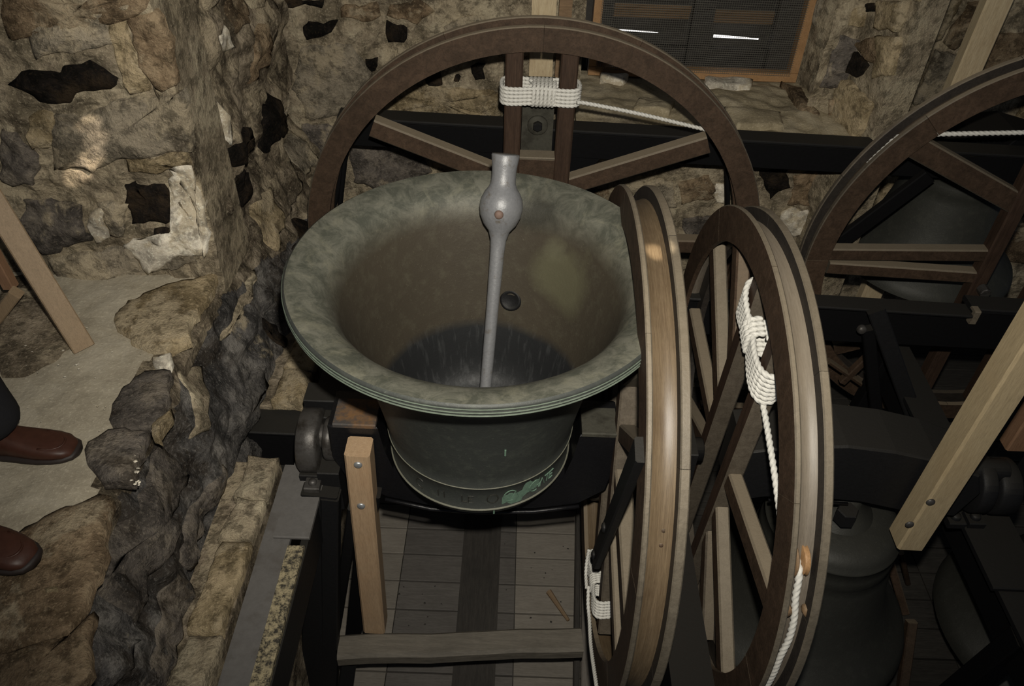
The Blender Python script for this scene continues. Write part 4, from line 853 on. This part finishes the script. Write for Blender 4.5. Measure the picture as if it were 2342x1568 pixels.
# lower timbers glimpsed in the dark beyond the second wheel
tb = empty('timber_brace', (1.2, .7, -1.2), 'grey timber braces crossing in the dark beyond the second wheel', 'brace')
for a_, b_, w_ in (((1895, 825), (1990, 890), .016), ((1925, 872), (1990, 810), .028), ((1890, 970), (2005, 895), .02), ((1600, 925), (1760, 935), .03)):
    beam('brace_bar', at(*a_, 1, .75), at(*b_, 1, .75), w_, .03, 'wood_dark', tb, up=(0, 1, 0))
lt = empty('timber_strut', (1.5, .2, -1.7), 'dim timber struts standing on the floor below the big pale stay', 'strut')
for a_, b_, w_ in (((2022, 1240), (2070, 1400), .03), ((2085, 1420), (2060, 1600), .035), ((1985, 1460), (2015, 1520), .03), ((1950, 1530), (1965, 1640), .03), ((2060, 1260), (2075, 1330), .02)):
    beam('strut', at(*a_, 2, -1.45), at(*b_, 2, -1.72), w_, .03, 'wood_dark', lt, up=(0, 1, 0))
# ------------------------------------------------------------------ timber prop on the ledge, left
pr = empty('timber_trestle', (-1.05, .03, ZL), 'pale sawn timber trestle leg standing on the ledge by the recess wall', 'trestle')
pb = (at(170, 808, 2, ZL)+at(210, 782, 2, ZL))/2; pt = (at(0, 440, 1, .12)+at(0, 535, 1, .12))/2; dt = (pt-pb)
mesh('leg', *beam_geo(pb+Vector((0, 0, .001)), pb+dt*2.6, .055, .045, up=(1, -1, 0), ch=.003), 'pine_prop', pr)
q0, q1 = at(25, 655, 1, .16), at(-60, 500, 1, .16); mesh('brace', *beam_geo(q0, q1+(q1-q0)*1.2, .032, .03, up=(0, 1, 0), ch=.003), 'pine_red', pr)
q0, q1 = at(38, 668, 1, .12), at(-40, 770, 1, .12); mesh('brace', *beam_geo(q0, q1, .032, .03, up=(0, 1, 0), ch=.003), 'pine_prop', pr)
# ------------------------------------------------------------------ person on the ledge: brown shoes and dark trousers show
pe = empty('person', (-1.2, -.45, ZL), 'person standing on the ledge in brown slip-on shoes and dark trousers', 'person')
def shoe(toe, ang, side):
    """toe: world point of the toe tip; ang: heading of the toe"""
    toe = Vector(toe); d = Vector((math.cos(ang), math.sin(ang), 0)); s_ = Vector((-d.y, d.x, 0)); root = None
    secs = [(x*.9, w*.86, t*.86, q) for x, w, t, q in [(0, .012, .016, .018), (.008, .028, .03, .026), (.025, .040, .040, .033), (.05, .0455, .047, .038), (.085, .047, .055, .043), (.12, .043, .068, .05), (.155, .038, .082, .058), (.19, .035, .088, .06), (.225, .036, .085, .055), (.25, .033, .08, .05), (.262, .022, .07, .045)]]
    def build(name, mat, grow, zlo, ztop, par):
        vs = []; fs = []; n = 16
        for x, hw, top, _ in secs:
            c = toe-d*(x+(.0 if grow < .001 else -grow*(1 if x < .01 else 0)))
            for k in range(n):
                a = 2*pi*k/n; ca, sa = math.cos(a), math.sin(a)
                w_ = (hw+grow)*math.copysign(abs(ca)**.7, ca); hh = (top*ztop if ztop <= 1 else ztop-1)
                zz = zlo+(hh-zlo)*(.5+.5*math.copysign(abs(sa)**.75, sa)); vs.append(c+s_*w_+Vector((0, 0, zz)))
        for i in range(len(secs)-1):
            for k in range(n): fs.append((i*n+k, i*n+(k+1) % n, i*n+n+(k+1) % n, i*n+n+k))
        fs += [tuple(range(n-1, -1, -1)), tuple(range((len(secs)-1)*n, len(secs)*n))]
        return mesh(name, vs, fs, mat, par, True)
    up_ = build('shoe', 'shoe_leather', 0, .006, 1, pe); build('sole', 'shoe_sole', .004, .0, 1.018, up_)
    seam = []
    for k in range(17):
        a = -pi/2+pi*k/16; seam.append(toe-d*(.070-.048*math.cos(a))+s_*(.028*math.sin(a))+Vector((0, 0, .0355+.012*(1-math.cos(a))-.006*abs(math.sin(a)))))
    mesh('apron_seam', *tube_geo(seam, .0026, 6), 'shoe_leather', up_, True)
    return toe-d*.165
t1 = at(172, 1014, 2, ZL+.03); t2 = at(84, 1292, 2, ZL+.03); t1.z = ZL; t2.z = ZL
h1 = shoe((t1.x, t1.y, ZL), rad(2), 1); h2 = shoe((t2.x, t2.y, ZL+.034), rad(-14), -1)
def skin(name, pts, edges, radii, mat, parent, sub=2, root=0):
    me = bpy.data.meshes.new(name); me.from_pydata([tuple(p) for p in pts], edges, []); me.materials.append(MAT[mat])
    o = bpy.data.objects.new(name, me); COL.objects.link(o); o.parent = parent
    m_ = o.modifiers.new('skin', 'SKIN'); m_.use_smooth_shade = True
    for sv, r_ in zip(me.skin_vertices[0].data, radii): sv.radius = (r_, r_) if not isinstance(r_, tuple) else r_; sv.use_root = False
    me.skin_vertices[0].data[root].use_root = True
    s_ = o.modifiers.new('sub', 'SUBSURF'); s_.levels = s_.render_levels = sub; return o
a1, a2 = h1+Vector((-.0, 0, .09)), h2+Vector((-.0, 0, .07)); pel = Vector(((h1.x+h2.x)/2-.12, (h1.y+h2.y)/2, ZL+.92))
k1, k2 = a1+Vector((-.02, .0, .40)), a2+Vector((-.02, 0, .40)); ch = pel+Vector((0, 0, .34)); nk = pel+Vector((.01, 0, .55)); hd = nk+Vector((.03, 0, .10)); ht = hd+Vector((.01, 0, .12))
sh = [ch+Vector((0, s_*.19, .14)) for s_ in (1, -1)]; el = [sh[i]+Vector((-.02, (.06, -.06)[i], -.29)) for i in (0, 1)]; wr_ = [el[i]+Vector((.12, (-.02, .02)[i], -.22)) for i in (0, 1)]
hips = [pel+Vector((0, s_*.10, -.06)) for s_ in (1, -1)]
skin('body', [pel, hips[0], k1, a1+Vector((0, 0, .05)), a1+Vector((.012, 0, -.03)), hips[1], k2, a2+Vector((0, 0, .05)), a2+Vector((.012, 0, -.03)), ch, nk, hd, ht, sh[0], el[0], wr_[0], sh[1], el[1], wr_[1]],
     [(0, 1), (1, 2), (2, 3), (3, 4), (0, 5), (5, 6), (6, 7), (7, 8), (0, 9), (9, 10), (10, 11), (11, 12), (9, 13), (13, 14), (14, 15), (9, 16), (16, 17), (17, 18)],
     [(.14, .12), .10, .072, .066, .070, .10, .072, .066, .070, (.17, .12), .055, .085, .075, .07, .048, .034, .07, .048, .034], 'trousers', pe)
hd_ = lathe('head', [(0, -.13), (.05, -.125), (.075, -.09), (.083, -.03), (.086, .03), (.075, .09), (.045, .12), (0, .13)], 'skin', pe, hd+Vector((.03, 0, .07)), n=24)
lathe('hair', [(.088, .02), (.092, .06), (.082, .10), (.05, .13), (0, .142)], 'hair', pe, hd+Vector((.02, 0, .07)), n=24)
fp = hd+Vector((.03, 0, .07))
along('nose', [(0, 0), (.013, 0), (.012, .012), (.006, .022), (0, .024)], fp+Vector((.078, 0, -.02)), Vector((1, 0, -.1)).normalized(), 'skin', hd_, 12)
along('mouth', [(0, 0), (.02, 0), (.018, .003), (0, .004)], fp+Vector((.076, 0, -.062)), Vector((1, 0, 0)), 'shoe_leather', hd_, 12)
for s_ in (1, -1):
    along('eye', [(0, 0), (.011, 0), (.009, .005), (0, .007)], fp+Vector((.078, s_*.032, .012)), Vector((1, s_*.2, 0)).normalized(), 'hair', hd_, 12)
    along('ear', [(0, 0), (.026, 0), (.022, .012), (0, .014)], fp+Vector((0, s_*.082, 0)), Vector((0, s_, 0)), 'skin', hd_, 14)
    w_ = wr_[0 if s_ == 1 else 1]; p_ = w_+Vector((.08, 0, -.05)); pts = [w_, w_+Vector((.035, 0, -.02)), p_]; eds = [(0, 1), (1, 2)]; rr = [.028, .034, .036]
    hnd = skin('hand', pts, eds, rr, 'skin', pe, 1)
    for i, (dy, L) in enumerate(((.027, .07), (.009, .08), (-.009, .075), (-.027, .06))):
        b_ = p_+Vector((.01, dy, 0)); skin('finger', [b_, b_+Vector((L*.45, 0, -L*.25)), b_+Vector((L*.7, 0, -L*.7))], [(0, 1), (1, 2)], [.0095, .009, .008], 'skin', hnd, 1)
    b_ = w_+Vector((.04, s_*-.03, -.02)); skin('thumb', [b_, b_+Vector((.03, s_*-.02, -.01)), b_+Vector((.06, s_*-.02, -.03))], [(0, 1), (1, 2)], [.012, .0105, .009], 'skin', hnd, 1)
# chips of pale stone on the edge of the ledge
d = MB()
for i in range(26):
    p = at(R.uniform(270, 322), R.uniform(1040, 1110), 2, ZL+.012); s_ = R.uniform(.0015, .004); p.z = ZL+.014
    crumb(d, p, s_*1.4)
for i in range(50):
    p = at(R.uniform(20, 380), R.uniform(700, 1000), 2, ZL+.009); s_ = R.uniform(.001, .0035)
    crumb(d, p, s_*1.3)
o = d.make('stone_grit', 'stone_pale'); setp(o, 'pale grit and crumbs of mortar scattered on the ledge', 'grit', kind='stuff')
